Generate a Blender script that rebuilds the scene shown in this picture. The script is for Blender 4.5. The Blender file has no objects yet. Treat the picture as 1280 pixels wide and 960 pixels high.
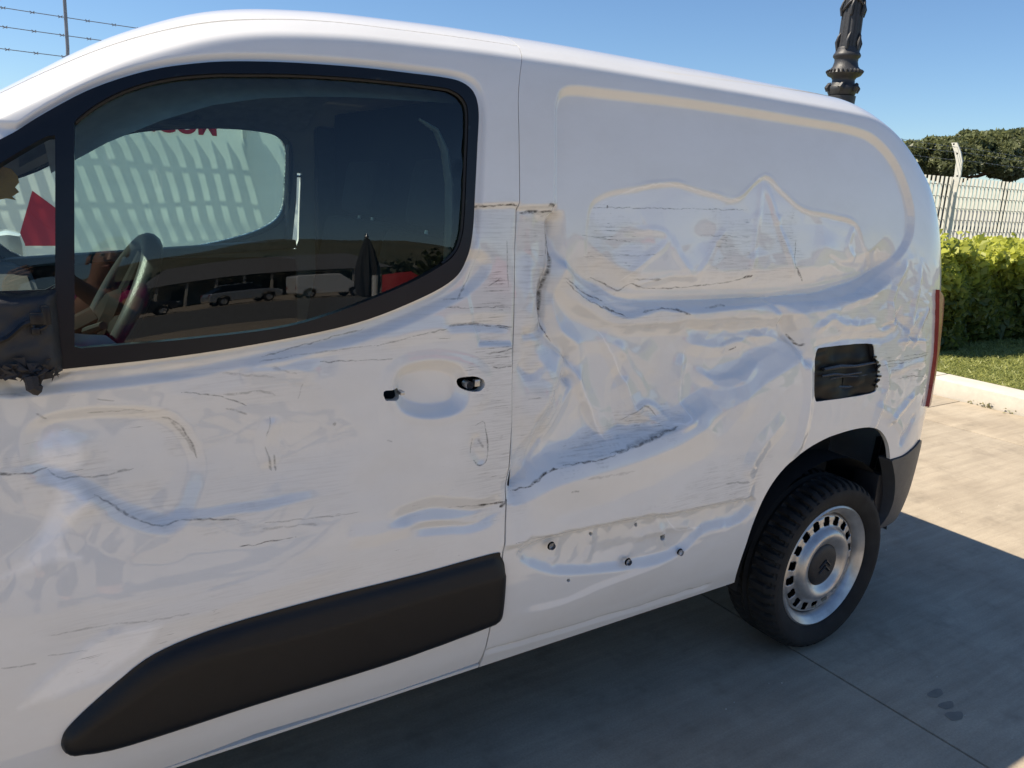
import bpy, bmesh, math, random
from mathutils.geometry import delaunay_2d_cdt
import numpy as np
from mathutils import Vector, Matrix
random.seed(7); RNG = np.random.default_rng(7)
scene = bpy.context.scene
# ------------------------------------------------------------------ camera, world, sun, exposure
CAM = np.array([-2.2360, -1.4019, 1.4811]); YAW, PITCH, ROLL, FPX = 0.583674, 0.245113, 0.048658, 982.1
_f = np.array([math.sin(YAW)*math.cos(PITCH), math.cos(YAW)*math.cos(PITCH), -math.sin(PITCH)])
_r0 = np.array([math.cos(YAW), -math.sin(YAW), 0.0]); _u0 = np.cross(_r0, _f)
_r = math.cos(ROLL)*_r0 + math.sin(ROLL)*_u0; _u = -math.sin(ROLL)*_r0 + math.cos(ROLL)*_u0
cam_data = bpy.data.cameras.new('camera'); cam = bpy.data.objects.new('camera', cam_data); scene.collection.objects.link(cam)
m = Matrix.Identity(4)
for i in range(3):
    m[i][0], m[i][1], m[i][2], m[i][3] = _r[i], _u[i], -_f[i], CAM[i]
cam.matrix_world = m
cam_data.sensor_width = 36; cam_data.lens = FPX/1280*36; cam_data.clip_start = 0.02; cam_data.clip_end = 4000
scene.camera = cam
SUN = Vector((-1.08, 0.72, 1.75)).normalized()
world = bpy.data.worlds.new('World'); scene.world = world; world.use_nodes = True
wn = world.node_tree; wn.nodes.clear()
sky = wn.nodes.new('ShaderNodeTexSky'); sky.sky_type = 'NISHITA'; sky.sun_disc = False
sky.sun_elevation = math.asin(SUN.z); sky.sun_rotation = math.atan2(SUN.x, SUN.y)
sky.air_density = 1.0; sky.dust_density = 0.1; sky.ozone_density = 4.0
bg = wn.nodes.new('ShaderNodeBackground'); bg.inputs['Strength'].default_value = 0.076
wo = wn.nodes.new('ShaderNodeOutputWorld')
tint = wn.nodes.new('ShaderNodeMix'); tint.data_type = 'RGBA'; tint.blend_type = 'MULTIPLY'; tint.inputs['Factor'].default_value = 1.0
tint.inputs[7].default_value = (0.86, 0.98, 1.09, 1); wn.links.new(sky.outputs[0], tint.inputs[6]); wn.links.new(tint.outputs[2], bg.inputs[0]); wn.links.new(bg.outputs[0], wo.inputs[0])
sd = bpy.data.lights.new('sun', 'SUN'); sd.energy = 5.0; sd.angle = math.radians(0.53); sd.color = (1.0, 0.89, 0.72)
so = bpy.data.objects.new('sun', sd); scene.collection.objects.link(so)
so.rotation_euler = (-SUN).to_track_quat('-Z', 'Y').to_euler(); so.location = (0, 0, 20)
scene.view_settings.view_transform = 'Standard'; scene.view_settings.look = 'None'
scene.view_settings.exposure = 0.70; scene.view_settings.gamma = 1.0
scene.cycles.max_bounces = 10; scene.cycles.transparent_max_bounces = 16; scene.cycles.caustics_reflective = False

# ------------------------------------------------------------------ materials
MATS = {}
def nodes_of(name):
    mt = bpy.data.materials.new(name); mt.use_nodes = True
    return mt, mt.node_tree, mt.node_tree.nodes['Principled BSDF']
def mat(name, col, rough=0.5, metal=0.0, coat=0.0, var=0.15, vscale=30.0, bump=0.0, bscale=200.0, spec=None):
    if name in MATS: return MATS[name]
    mt, nt, p = nodes_of(name)
    p.inputs['Roughness'].default_value = rough; p.inputs['Metallic'].default_value = metal
    p.inputs['Coat Weight'].default_value = coat; p.inputs['Coat Roughness'].default_value = 0.04
    if spec is not None: p.inputs['Specular IOR Level'].default_value = spec
    tc = nt.nodes.new('ShaderNodeTexCoord')
    n = nt.nodes.new('ShaderNodeTexNoise'); n.inputs['Scale'].default_value = vscale; n.inputs['Detail'].default_value = 5
    nt.links.new(tc.outputs['Object'], n.inputs['Vector'])
    r = nt.nodes.new('ShaderNodeMapRange'); r.inputs[3].default_value = 1-var; r.inputs[4].default_value = 1+var
    r.inputs[1].default_value = 0.25; r.inputs[2].default_value = 0.75
    nt.links.new(n.outputs[0], r.inputs[0])
    mx = nt.nodes.new('ShaderNodeVectorMath'); mx.operation = 'SCALE'; mx.inputs[0].default_value = col[:3]
    nt.links.new(r.outputs[0], mx.inputs['Scale']); nt.links.new(mx.outputs[0], p.inputs['Base Color'])
    if bump:
        b = nt.nodes.new('ShaderNodeBump'); b.inputs['Strength'].default_value = bump; b.inputs['Distance'].default_value = 0.004
        n2 = nt.nodes.new('ShaderNodeTexNoise'); n2.inputs['Scale'].default_value = bscale; n2.inputs['Detail'].default_value = 3
        nt.links.new(tc.outputs['Object'], n2.inputs['Vector'])
        nt.links.new(n2.outputs[0], b.inputs['Height']); nt.links.new(b.outputs[0], p.inputs['Normal'])
    MATS[name] = mt; return mt
def glass_mat(name, tint, refl=1.0, dirt=0.0):
    if name in MATS: return MATS[name]
    mt = bpy.data.materials.new(name); mt.use_nodes = True; nt = mt.node_tree; nt.nodes.clear()
    o = nt.nodes.new('ShaderNodeOutputMaterial'); mix = nt.nodes.new('ShaderNodeMixShader')
    t = nt.nodes.new('ShaderNodeBsdfTransparent'); t.inputs[0].default_value = (*tint, 1)
    g = nt.nodes.new('ShaderNodeBsdfGlossy'); g.inputs['Roughness'].default_value = 0.0; g.inputs[0].default_value = (1, 1, 1, 1)
    fr = nt.nodes.new('ShaderNodeFresnel'); fr.inputs[0].default_value = 1.52
    mu = nt.nodes.new('ShaderNodeMath'); mu.operation = 'MULTIPLY'; mu.inputs[1].default_value = 1.1*refl; mu.use_clamp = True
    nt.links.new(fr.outputs[0], mu.inputs[0]); nt.links.new(mu.outputs[0], mix.inputs[0])
    nt.links.new(t.outputs[0], mix.inputs[1]); nt.links.new(g.outputs[0], mix.inputs[2]); nt.links.new(mix.outputs[0], o.inputs[0])
    MATS[name] = mt; return mt
MASK_U, MASK_S, MASK_RES = (-2.46, 0.90), (0.0, 1.60), 0.00125
def paint_mat(name='white_paint', mask=None, pale_tone=None):
    mt, nt, p = nodes_of(name); N, L = nt.nodes, nt.links
    p.inputs['Coat Weight'].default_value = 1.0; p.inputs['Coat Roughness'].default_value = 0.03; p.inputs['Coat IOR'].default_value = 1.45 if mask is None else 1.62; p.inputs['Specular IOR Level'].default_value = 0.15
    uv = N.new('ShaderNodeUVMap'); uv.uv_map = 'UVMap'
    def noise(sx, sy, det=4.0, rough=0.6, off=0.0):
        mp = N.new('ShaderNodeMapping'); mp.inputs['Scale'].default_value = (sx, sy, 1); mp.inputs['Location'].default_value = (off, off*1.7, 0)
        L.new(uv.outputs[0], mp.inputs[0]); n = N.new('ShaderNodeTexNoise'); n.inputs['Scale'].default_value = 1.0
        n.inputs['Detail'].default_value = det; n.inputs['Roughness'].default_value = rough
        L.new(mp.outputs[0], n.inputs[0]); return n.outputs[0]
    def math_(op, a, b, clamp=False):
        q = N.new('ShaderNodeMath'); q.operation = op; q.use_clamp = clamp
        for i, v in enumerate((a, b)):
            if isinstance(v, (int, float)): q.inputs[i].default_value = v
            else: L.new(v, q.inputs[i])
        return q.outputs[0]
    def ramp(v, a, b):
        q = N.new('ShaderNodeMapRange'); q.interpolation_type = 'SMOOTHSTEP'; q.inputs[1].default_value = a; q.inputs[2].default_value = b
        if isinstance(v, float): q.inputs[0].default_value = v
        else: L.new(v, q.inputs[0])
        return q.outputs[0]
    if mask is not None:
        mp = N.new('ShaderNodeMapping'); mp.vector_type = 'TEXTURE'
        mp.inputs['Location'].default_value = (MASK_U[0], MASK_S[0], 0); mp.inputs['Scale'].default_value = (MASK_U[1]-MASK_U[0], MASK_S[1]-MASK_S[0], 1)
        L.new(uv.outputs[0], mp.inputs[0]); ti = N.new('ShaderNodeTexImage'); ti.image = mask; ti.extension = 'CLIP'; L.new(mp.outputs[0], ti.inputs[0])
        se = N.new('ShaderNodeSeparateColor'); L.new(ti.outputs[0], se.inputs[0]); line, scuff, rub = se.outputs[0], se.outputs[1], se.outputs[2]
        tk = N.new('ShaderNodeTexImage'); tk.image = pale_tone; tk.extension = 'CLIP'; L.new(mp.outputs[0], tk.inputs[0])
        sk = N.new('ShaderNodeSeparateColor'); L.new(tk.outputs[0], sk.inputs[0]); pale_fac = math_('MULTIPLY', sk.outputs[0], ramp(noise(30, 60, 4, .6, 6.0), .15, .45))
    else: line = scuff = rub = 0.0
    st = noise(10, 380, 3); brk = noise(50, 160, 5, 0.7, 3.0); patch = noise(16, 26, 4, 0.65, 8.0)
    # scrape streaks along the van: thin horizontal lines broken by coarser noise, gated by the traced mask
    lo = math_('SUBTRACT', 0.78, math_('MULTIPLY', scuff, 0.26))
    s1 = ramp(math_('SUBTRACT', math_('ADD', st, math_('MULTIPLY', math_('SUBTRACT', brk, 0.5), 0.35)), lo), 0.0, 0.05)
    s1 = math_('MULTIPLY', math_('MULTIPLY', s1, ramp(patch, 0.44, 0.70)), ramp(scuff, 0.02, 0.25))
    ln = math_('MULTIPLY', line, ramp(noise(70, 110, 5, 0.75, 5.0), 0.30, 0.60))
    dark = math_('MINIMUM', math_('MAXIMUM', math_('MULTIPLY', s1, 0.0), ln), 1.0)
    # rubbed / sanded grey film
    rb = math_('MULTIPLY', rub, ramp(math_('ADD', noise(12, 210, 5, 0.7, 1.0), 0.0), 0.40, 0.72))
    def mixc(fac, a, b):
        q = N.new('ShaderNodeMix'); q.data_type = 'RGBA'
        if isinstance(fac, float): q.inputs['Factor'].default_value = fac
        else: L.new(fac, q.inputs['Factor'])
        for s_, v in ((6, a), (7, b)):
            if isinstance(v, tuple): q.inputs[s_].default_value = (*v, 1)
            else: L.new(v, q.inputs[s_])
        return q.outputs[2]
    dirt = ramp(noise(3, 5, 6, 0.7, 2.0), 0.3, 0.8)
    c = mixc(dirt, (0.80, 0.795, 0.78), (0.745, 0.735, 0.71))
    if mask is not None: c = mixc(pale_fac, c, (0.93, 0.93, 0.93))  # paler patches and the painted ridge highlights
    c = mixc(math_('MULTIPLY', rb, 0.62), c, (0.36, 0.345, 0.32))
    c = mixc(math_('MULTIPLY', s1, 0.85), c, (0.17, 0.165, 0.16))
    c = mixc(dark, c, (0.085, 0.08, 0.072))
    L.new(c, p.inputs['Base Color'])
    ro = math_('ADD', 0.35, math_('MULTIPLY', math_('MAXIMUM', dark, rb), 0.3)); L.new(ro, p.inputs['Roughness'])
    cw = math_('SUBTRACT', 1.0, math_('MAXIMUM', dark, math_('MULTIPLY', rb, 0.35)), True); L.new(cw, p.inputs['Coat Weight'])
    b = N.new('ShaderNodeBump'); b.inputs['Strength'].default_value = 0.05; b.inputs['Distance'].default_value = 0.002
    L.new(noise(35, 35, 2, 0.5, 4.0), b.inputs['Height']); L.new(b.outputs[0], p.inputs['Normal'])
    MATS['white_paint'] = mt; return mt
PAINT = paint_mat()
BLACKP = mat('black_plastic', (0.018, 0.018, 0.020), 0.48, bump=0.25, bscale=900)
BLACKG = mat('black_gloss_trim', (0.006, 0.007, 0.010), 0.30, spec=.35)
RUBBER = mat('tyre_rubber', (0.022, 0.021, 0.020), 0.8, var=.35, vscale=14, bump=0.3, bscale=300, spec=.3)
DARK = mat('dark_fabric', (0.03, 0.03, 0.033), 0.9, bump=0.3, bscale=500)
DARKP = mat('dark_interior_plastic', (0.045, 0.047, 0.05), 0.55, bump=0.3, bscale=600)
LINER = mat('grey_headliner', (0.62, 0.63, 0.61), 0.9)
GREYP = mat('grey_interior_plastic', (0.30, 0.32, 0.31), 0.6)
STEEL = mat('silver_wheel_paint', (0.50, 0.49, 0.475), 0.34, 0.7, var=0.22, vscale=26)
METAL = mat('zinc_metal', (0.42, 0.43, 0.45), 0.35, 0.9)
IRON = mat('cast_iron', (0.042, 0.043, 0.047), 0.5, 0.3, bump=0.5, bscale=60)
GALV = mat('white_fence_paint', (0.60, 0.585, 0.53), 0.55, var=0.12, vscale=8)
RED = mat('red_lens', (0.26, 0.018, 0.016), 0.35, coat=0.3)
BLACKV = mat('black_void', (0.004, 0.004, 0.004), 0.9)
GLASS = glass_mat('window_glass', (0.66, 0.83, 0.79))
WSGLASS = glass_mat('windscreen_glass', (0.80, 0.9, 0.86))

# ------------------------------------------------------------------ object helpers
COL = scene.collection
def link(o, parent=None):
    COL.objects.link(o)
    if parent is not None: o.parent = parent
    return o
def tag(o, label=None, cat=None, group=None, kind=None):
    if label: o['label'] = label
    if cat: o['category'] = cat
    if group: o['group'] = group
    if kind: o['kind'] = kind
    return o
def empty(name, loc=(0, 0, 0), label=None, cat=None, group=None, kind=None, rz=0.0):
    o = bpy.data.objects.new(name, None); o.empty_display_size = 0.1; o.location = loc; o.rotation_euler = (0, 0, rz)
    link(o); return tag(o, label, cat, group, kind)
def mesh_obj(name, V, F, material, parent=None, smooth=True, angle=40):
    me = bpy.data.meshes.new(name)
    if isinstance(F, np.ndarray):
        V = np.asarray(V, np.float32); n, k = F.shape
        me.vertices.add(len(V)); me.vertices.foreach_set('co', V.ravel())
        me.loops.add(n*k); me.loops.foreach_set('vertex_index', F.astype(np.int32).ravel())
        me.polygons.add(n); me.polygons.foreach_set('loop_start', np.arange(n, dtype=np.int32)*k)
        me.update(calc_edges=True)
    else:
        me.from_pydata([tuple(v) for v in V], [], [tuple(f) for f in F])
    me.validate()
    if smooth:
        me.polygons.foreach_set('use_smooth', np.ones(len(me.polygons), bool))
        if angle is not None: me.set_sharp_from_angle(angle=math.radians(angle))
    for mm in (material if isinstance(material, (list, tuple)) else [material]): me.materials.append(mm)
    o = bpy.data.objects.new(name, me)
    return link(o, parent)
def frame_from(d):
    d = Vector(d).normalized(); a = Vector((0, 0, 1)) if abs(d.z) < 0.9 else Vector((1, 0, 0))
    x = d.cross(a).normalized(); y = d.cross(x).normalized(); return x, y, d
class MB:
    def __init__(s): s.v = []; s.f = []
    def add(s, V, F):
        n = len(s.v); s.v += [tuple(q) for q in V]; s.f += [tuple(i+n for i in f) for f in F]; return s
    def box(s, c, size, bev=0.0, rz=0.0, rot=None):
        bm = bmesh.new(); bmesh.ops.create_cube(bm, size=1.0)
        for v in bm.verts: v.co = Vector((v.co.x*size[0], v.co.y*size[1], v.co.z*size[2]))
        if bev > 0: bmesh.ops.bevel(bm, geom=list(bm.edges), offset=bev, segments=2, affect='EDGES', profile=0.6)
        R = rot if rot is not None else Matrix.Rotation(rz, 3, 'Z')
        bm.verts.index_update()
        V = [R @ v.co + Vector(c) for v in bm.verts]; F = [[v.index for v in f.verts] for f in bm.faces]
        bm.free(); return s.add(V, F)
    def tube(s, pts, rad, n=8, caps=True, flat=None):
        pts = [Vector(p) for p in pts]; V = []; F = []; px = None
        for i, p in enumerate(pts):
            d = (pts[min(i+1, len(pts)-1)]-pts[max(i-1, 0)]).normalized()
            if px is None: x, y, _ = frame_from(d)
            else:
                x = (px - d*px.dot(d)).normalized(); y = d.cross(x).normalized()
            px = x; r = rad[i] if isinstance(rad, (list, tuple)) else rad
            for k in range(n):
                a = 2*math.pi*k/n
                V.append(p + x*(math.cos(a)*r) + y*(math.sin(a)*r*(flat if flat else 1)))
        for i in range(len(pts)-1):
            for k in range(n):
                F.append((i*n+k, i*n+(k+1) % n, (i+1)*n+(k+1) % n, (i+1)*n+k))
        if caps: F.append(tuple(range(n))[::-1]); F.append(tuple((len(pts)-1)*n+k for k in range(n)))
        return s.add(V, F)
    def lathe(s, prof, n=32, center=(0, 0, 0), axis='Z', flute=None, caps=False):
        V = []; F = []
        for i, (r, h) in enumerate(prof):
            for k in range(n):
                a = 2*math.pi*k/n; rr = r*(flute(a, i) if flute else 1)
                q = (math.cos(a)*rr, math.sin(a)*rr, h)
                if axis == 'Y': q = (q[0], -q[2], q[1])
                V.append((q[0]+center[0], q[1]+center[1], q[2]+center[2]))
        for i in range(len(prof)-1):
            for k in range(n): F.append((i*n+k, i*n+(k+1) % n, (i+1)*n+(k+1) % n, (i+1)*n+k))
        if caps: F.append(tuple(range(n))[::-1]); F.append(tuple((len(prof)-1)*n+k for k in range(n)))
        return s.add(V, F)
    def prism(s, poly, off):        # poly: 3D points, off: extrusion vector
        n = len(poly); off = Vector(off); V = [Vector(p) for p in poly]+[Vector(p)+off for p in poly]
        F = [tuple(range(n))[::-1], tuple(range(n, 2*n))]+[(i, (i+1) % n, n+(i+1) % n, n+i) for i in range(n)]
        return s.add(V, F)
    def strip(s, A, B):
        n = len(A); return s.add(list(A)+list(B), [(i, i+1, n+i+1, n+i) for i in range(n-1)])
    def build(s, name, material, parent=None, smooth=True, angle=35):
        return mesh_obj(name, s.v, s.f, material, parent, smooth, angle)
def copy_tree(o, parent=None):
    c = o.copy(); link(c)
    c.parent = parent
    for ch in list(o.children): copy_tree(ch, c)
    return c

# ------------------------------------------------------------------ van body surface (u along the van, s up the section)
SILL = 0.327; VW = 1.84
PR = np.array([(0.327, .055), (.40, .03), (.5, .012), (.65, .002), (.8, 0), (.95, .003), (1.05, .007), (1.2, .013), (1.4, .026), (1.55, .042), (1.65, .058),
    (1.705, .071), (1.729, .079), (1.737, .085), (1.744, .094), (1.760, .118), (1.776, .15), (1.788, .185), (1.795, .22), (1.801, .38), (1.806, .55), (1.81, .92)])
def _smooth_profile(P):
    t = np.concatenate([[0], np.cumsum(np.hypot(*np.diff(P, axis=0).T))]); tt = np.linspace(0, t[-1], 900)
    def pchip(y):
        h = np.diff(t); dl = np.diff(y)/h; d = np.zeros_like(y); d[0] = dl[0]; d[-1] = dl[-1]
        for i in range(1, len(y)-1):
            if dl[i-1]*dl[i] > 0: d[i] = 2*dl[i-1]*dl[i]/(dl[i-1]+dl[i])
        i = np.clip(np.searchsorted(t, tt)-1, 0, len(h)-1); q = (tt-t[i])/h[i]
        return y[i]*(1+2*q)*(1-q)**2 + h[i]*d[i]*q*(1-q)**2 + y[i+1]*q*q*(3-2*q) + h[i]*d[i+1]*q*q*(q-1)
    return tt, pchip(P[:, 1]), pchip(P[:, 0])
PS, PY, PZ = _smooth_profile(PR); SMAX = PS[-1]
ZT = np.array([(-3.7, .80), (-3.55, .88), (-3.3, .98), (-3.0, 1.06), (-2.85, 1.12), (-2.7, 1.235), (-2.5, 1.41), (-2.35, 1.52), (-2.2, 1.613), (-2.05, 1.711), (-1.9, 1.776), (-1.8, 1.798),
    (-1.65, 1.814), (-1.4, 1.824), (-1.1, 1.827), (-.6, 1.823), (-.2, 1.816), (.1, 1.805), (.3, 1.794), (1.5, 1.796)])
_zx = np.linspace(-3.7, 1.5, 521); _k = np.exp(-np.linspace(-2, 2, 25)**2); _k /= _k.sum()
_zv = np.interp(_zx, ZT[:, 0], ZT[:, 1]); _zv = np.convolve(np.pad(_zv, 12, mode='edge'), _k, 'valid')
RU0, RAX, RAY, RDROP, RDU, RDP = 0.298, 0.357, 0.281, 0.95, -0.085, 2.0
NU0, NAX, NAY = -3.30, 0.38, 0.45
UREAR = RU0+RAX*math.pi/2; UNOSE = NU0-NAX*math.pi/2
def base(u, s):
    u = np.asarray(u, float); s = np.asarray(s, float)
    a = np.clip((u-RU0)/RAX, 0, math.pi/2); b = np.clip((NU0-u)/NAX, 0, math.pi/2)
    x = np.where(u > RU0, RU0+RAX*np.sin(a), np.where(u < NU0, NU0-NAX*np.sin(b), u))
    yo = RAY*(1-np.cos(a))+NAY*(1-np.cos(b))
    dr = RDROP*np.clip((u-RDU)/(RU0+RAX*math.pi/2-RDU), 0, 1)**RDP
    zt = np.interp(x, _zx, _zv)-np.where(dr < .38, dr, .38+.14*(1-np.exp(-np.maximum(dr-.38, 0)/.14)))
    y0 = np.interp(s, PS, PY); z0 = np.interp(s, PS, PZ)
    zb = np.minimum(1.0, zt-0.10)
    z = np.where(z0 < 1.0, SILL+(z0-SILL)*(zb-SILL)/(1.0-SILL), zb+(z0-1.0)*(zt-zb)/0.81)
    y = y0+yo*(0.92-np.clip(y0, 0, .92))/0.92
    return np.stack([x, y, z], -1)
def base_n(u, s):
    e = 1e-3; du = base(u+e, s)-base(u-e, s); ds = base(u, s+e)-base(u, s-e)
    n = np.cross(du, ds); n /= np.linalg.norm(n, axis=-1, keepdims=True)+1e-12; return n   # outward (towards -y on the near side)
def project(P):
    d = P-CAM; z = d@_f; return np.stack([640+FPX*(d@_r)/z, 480-FPX*(d@_u)/z], -1)
def trace(pts, s_max=1.75):
    """photo pixels -> (u, s) on the undented body side"""
    px = np.asarray(pts, float).reshape(-1, 2)
    d = ((px[:, 0]-640)/FPX)[:, None]*_r - ((px[:, 1]-480)/FPX)[:, None]*_u + _f
    t = (0.03-CAM[1])/d[:, 1]; P = CAM+d*t[:, None]
    u = np.clip(P[:, 0], -3, .6); s = np.interp(P[:, 2], PZ, PS)
    for _ in range(25):
        r0 = project(base(u, s))-px; e = 1e-4
        ju = (project(base(u+e, s))-px-r0)/e; js = (project(base(u, s+e))-px-r0)/e
        det = ju[:, 0]*js[:, 1]-ju[:, 1]*js[:, 0]; det = np.where(np.abs(det) < 1e3, np.sign(det+1e-9)*1e3, det)
        du = -(r0[:, 0]*js[:, 1]-r0[:, 1]*js[:, 0])/det; ds = -(ju[:, 0]*r0[:, 1]-ju[:, 1]*r0[:, 0])/det
        u = np.clip(u+np.clip(du, -.1, .1), -3.2, UREAR); s = np.clip(s+np.clip(ds, -.1, .1), 0, SMAX)
    return np.stack([u, s], -1)
def seg_dist(Q, poly, closed=False):
    """distance to a polyline, nearest point, signed side and position along it"""
    A = poly; B = np.roll(poly, -1, 0) if closed else poly[1:]
    A = A if closed else A[:-1]
    L = np.hypot(*(B-A).T); C = np.concatenate([[0], np.cumsum(L)]); tot = C[-1]
    best = np.full(len(Q), 1e9); near = np.zeros_like(Q); side = np.zeros(len(Q)); al = np.zeros(len(Q))
    for i in range(len(A)):
        d = B[i]-A[i]; w = Q-A[i]; q = np.clip((w@d)/(L[i]**2+1e-12), 0, 1)
        n = A[i]+q[:, None]*d; dd = np.hypot(*(Q-n).T); k = dd < best
        best[k] = dd[k]; near[k] = n[k]; side[k] = np.sign(d[0]*w[k, 1]-d[1]*w[k, 0]); al[k] = (C[i]+q[k]*L[i])/tot
    return best, near, side, al
def inside(Q, poly):
    x, y = Q[:, 0], Q[:, 1]; c = np.zeros(len(Q), bool); B = np.roll(poly, -1, 0)
    for (ax, ay), (bx, by) in zip(poly, B):
        k = ((ay > y) != (by > y)); c ^= k & (x < (bx-ax)*(y-ay)/(by-ay+1e-15)+ax)
    return c
def catmull(P, n=6, closed=False):
    P = np.asarray(P, float); out = []; N = len(P)
    for i in range(N if closed else N-1):
        g = lambda k: P[k % N] if closed else P[min(max(k, 0), N-1)]
        a, b, c, d = g(i-1), g(i), g(i+1), g(i+2)
        for t in np.linspace(0, 1, n, endpoint=False):
            out.append(.5*((2*b)+(c-a)*t+(2*a-5*b+4*c-d)*t*t+(3*b-a-3*c+d)*t**3))
    if not closed: out.append(P[-1])
    return np.array(out)
def sdf(Q, poly):
    d, n, _, _ = seg_dist(Q, poly, True); return np.where(inside(Q, poly), -d, d), n

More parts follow.
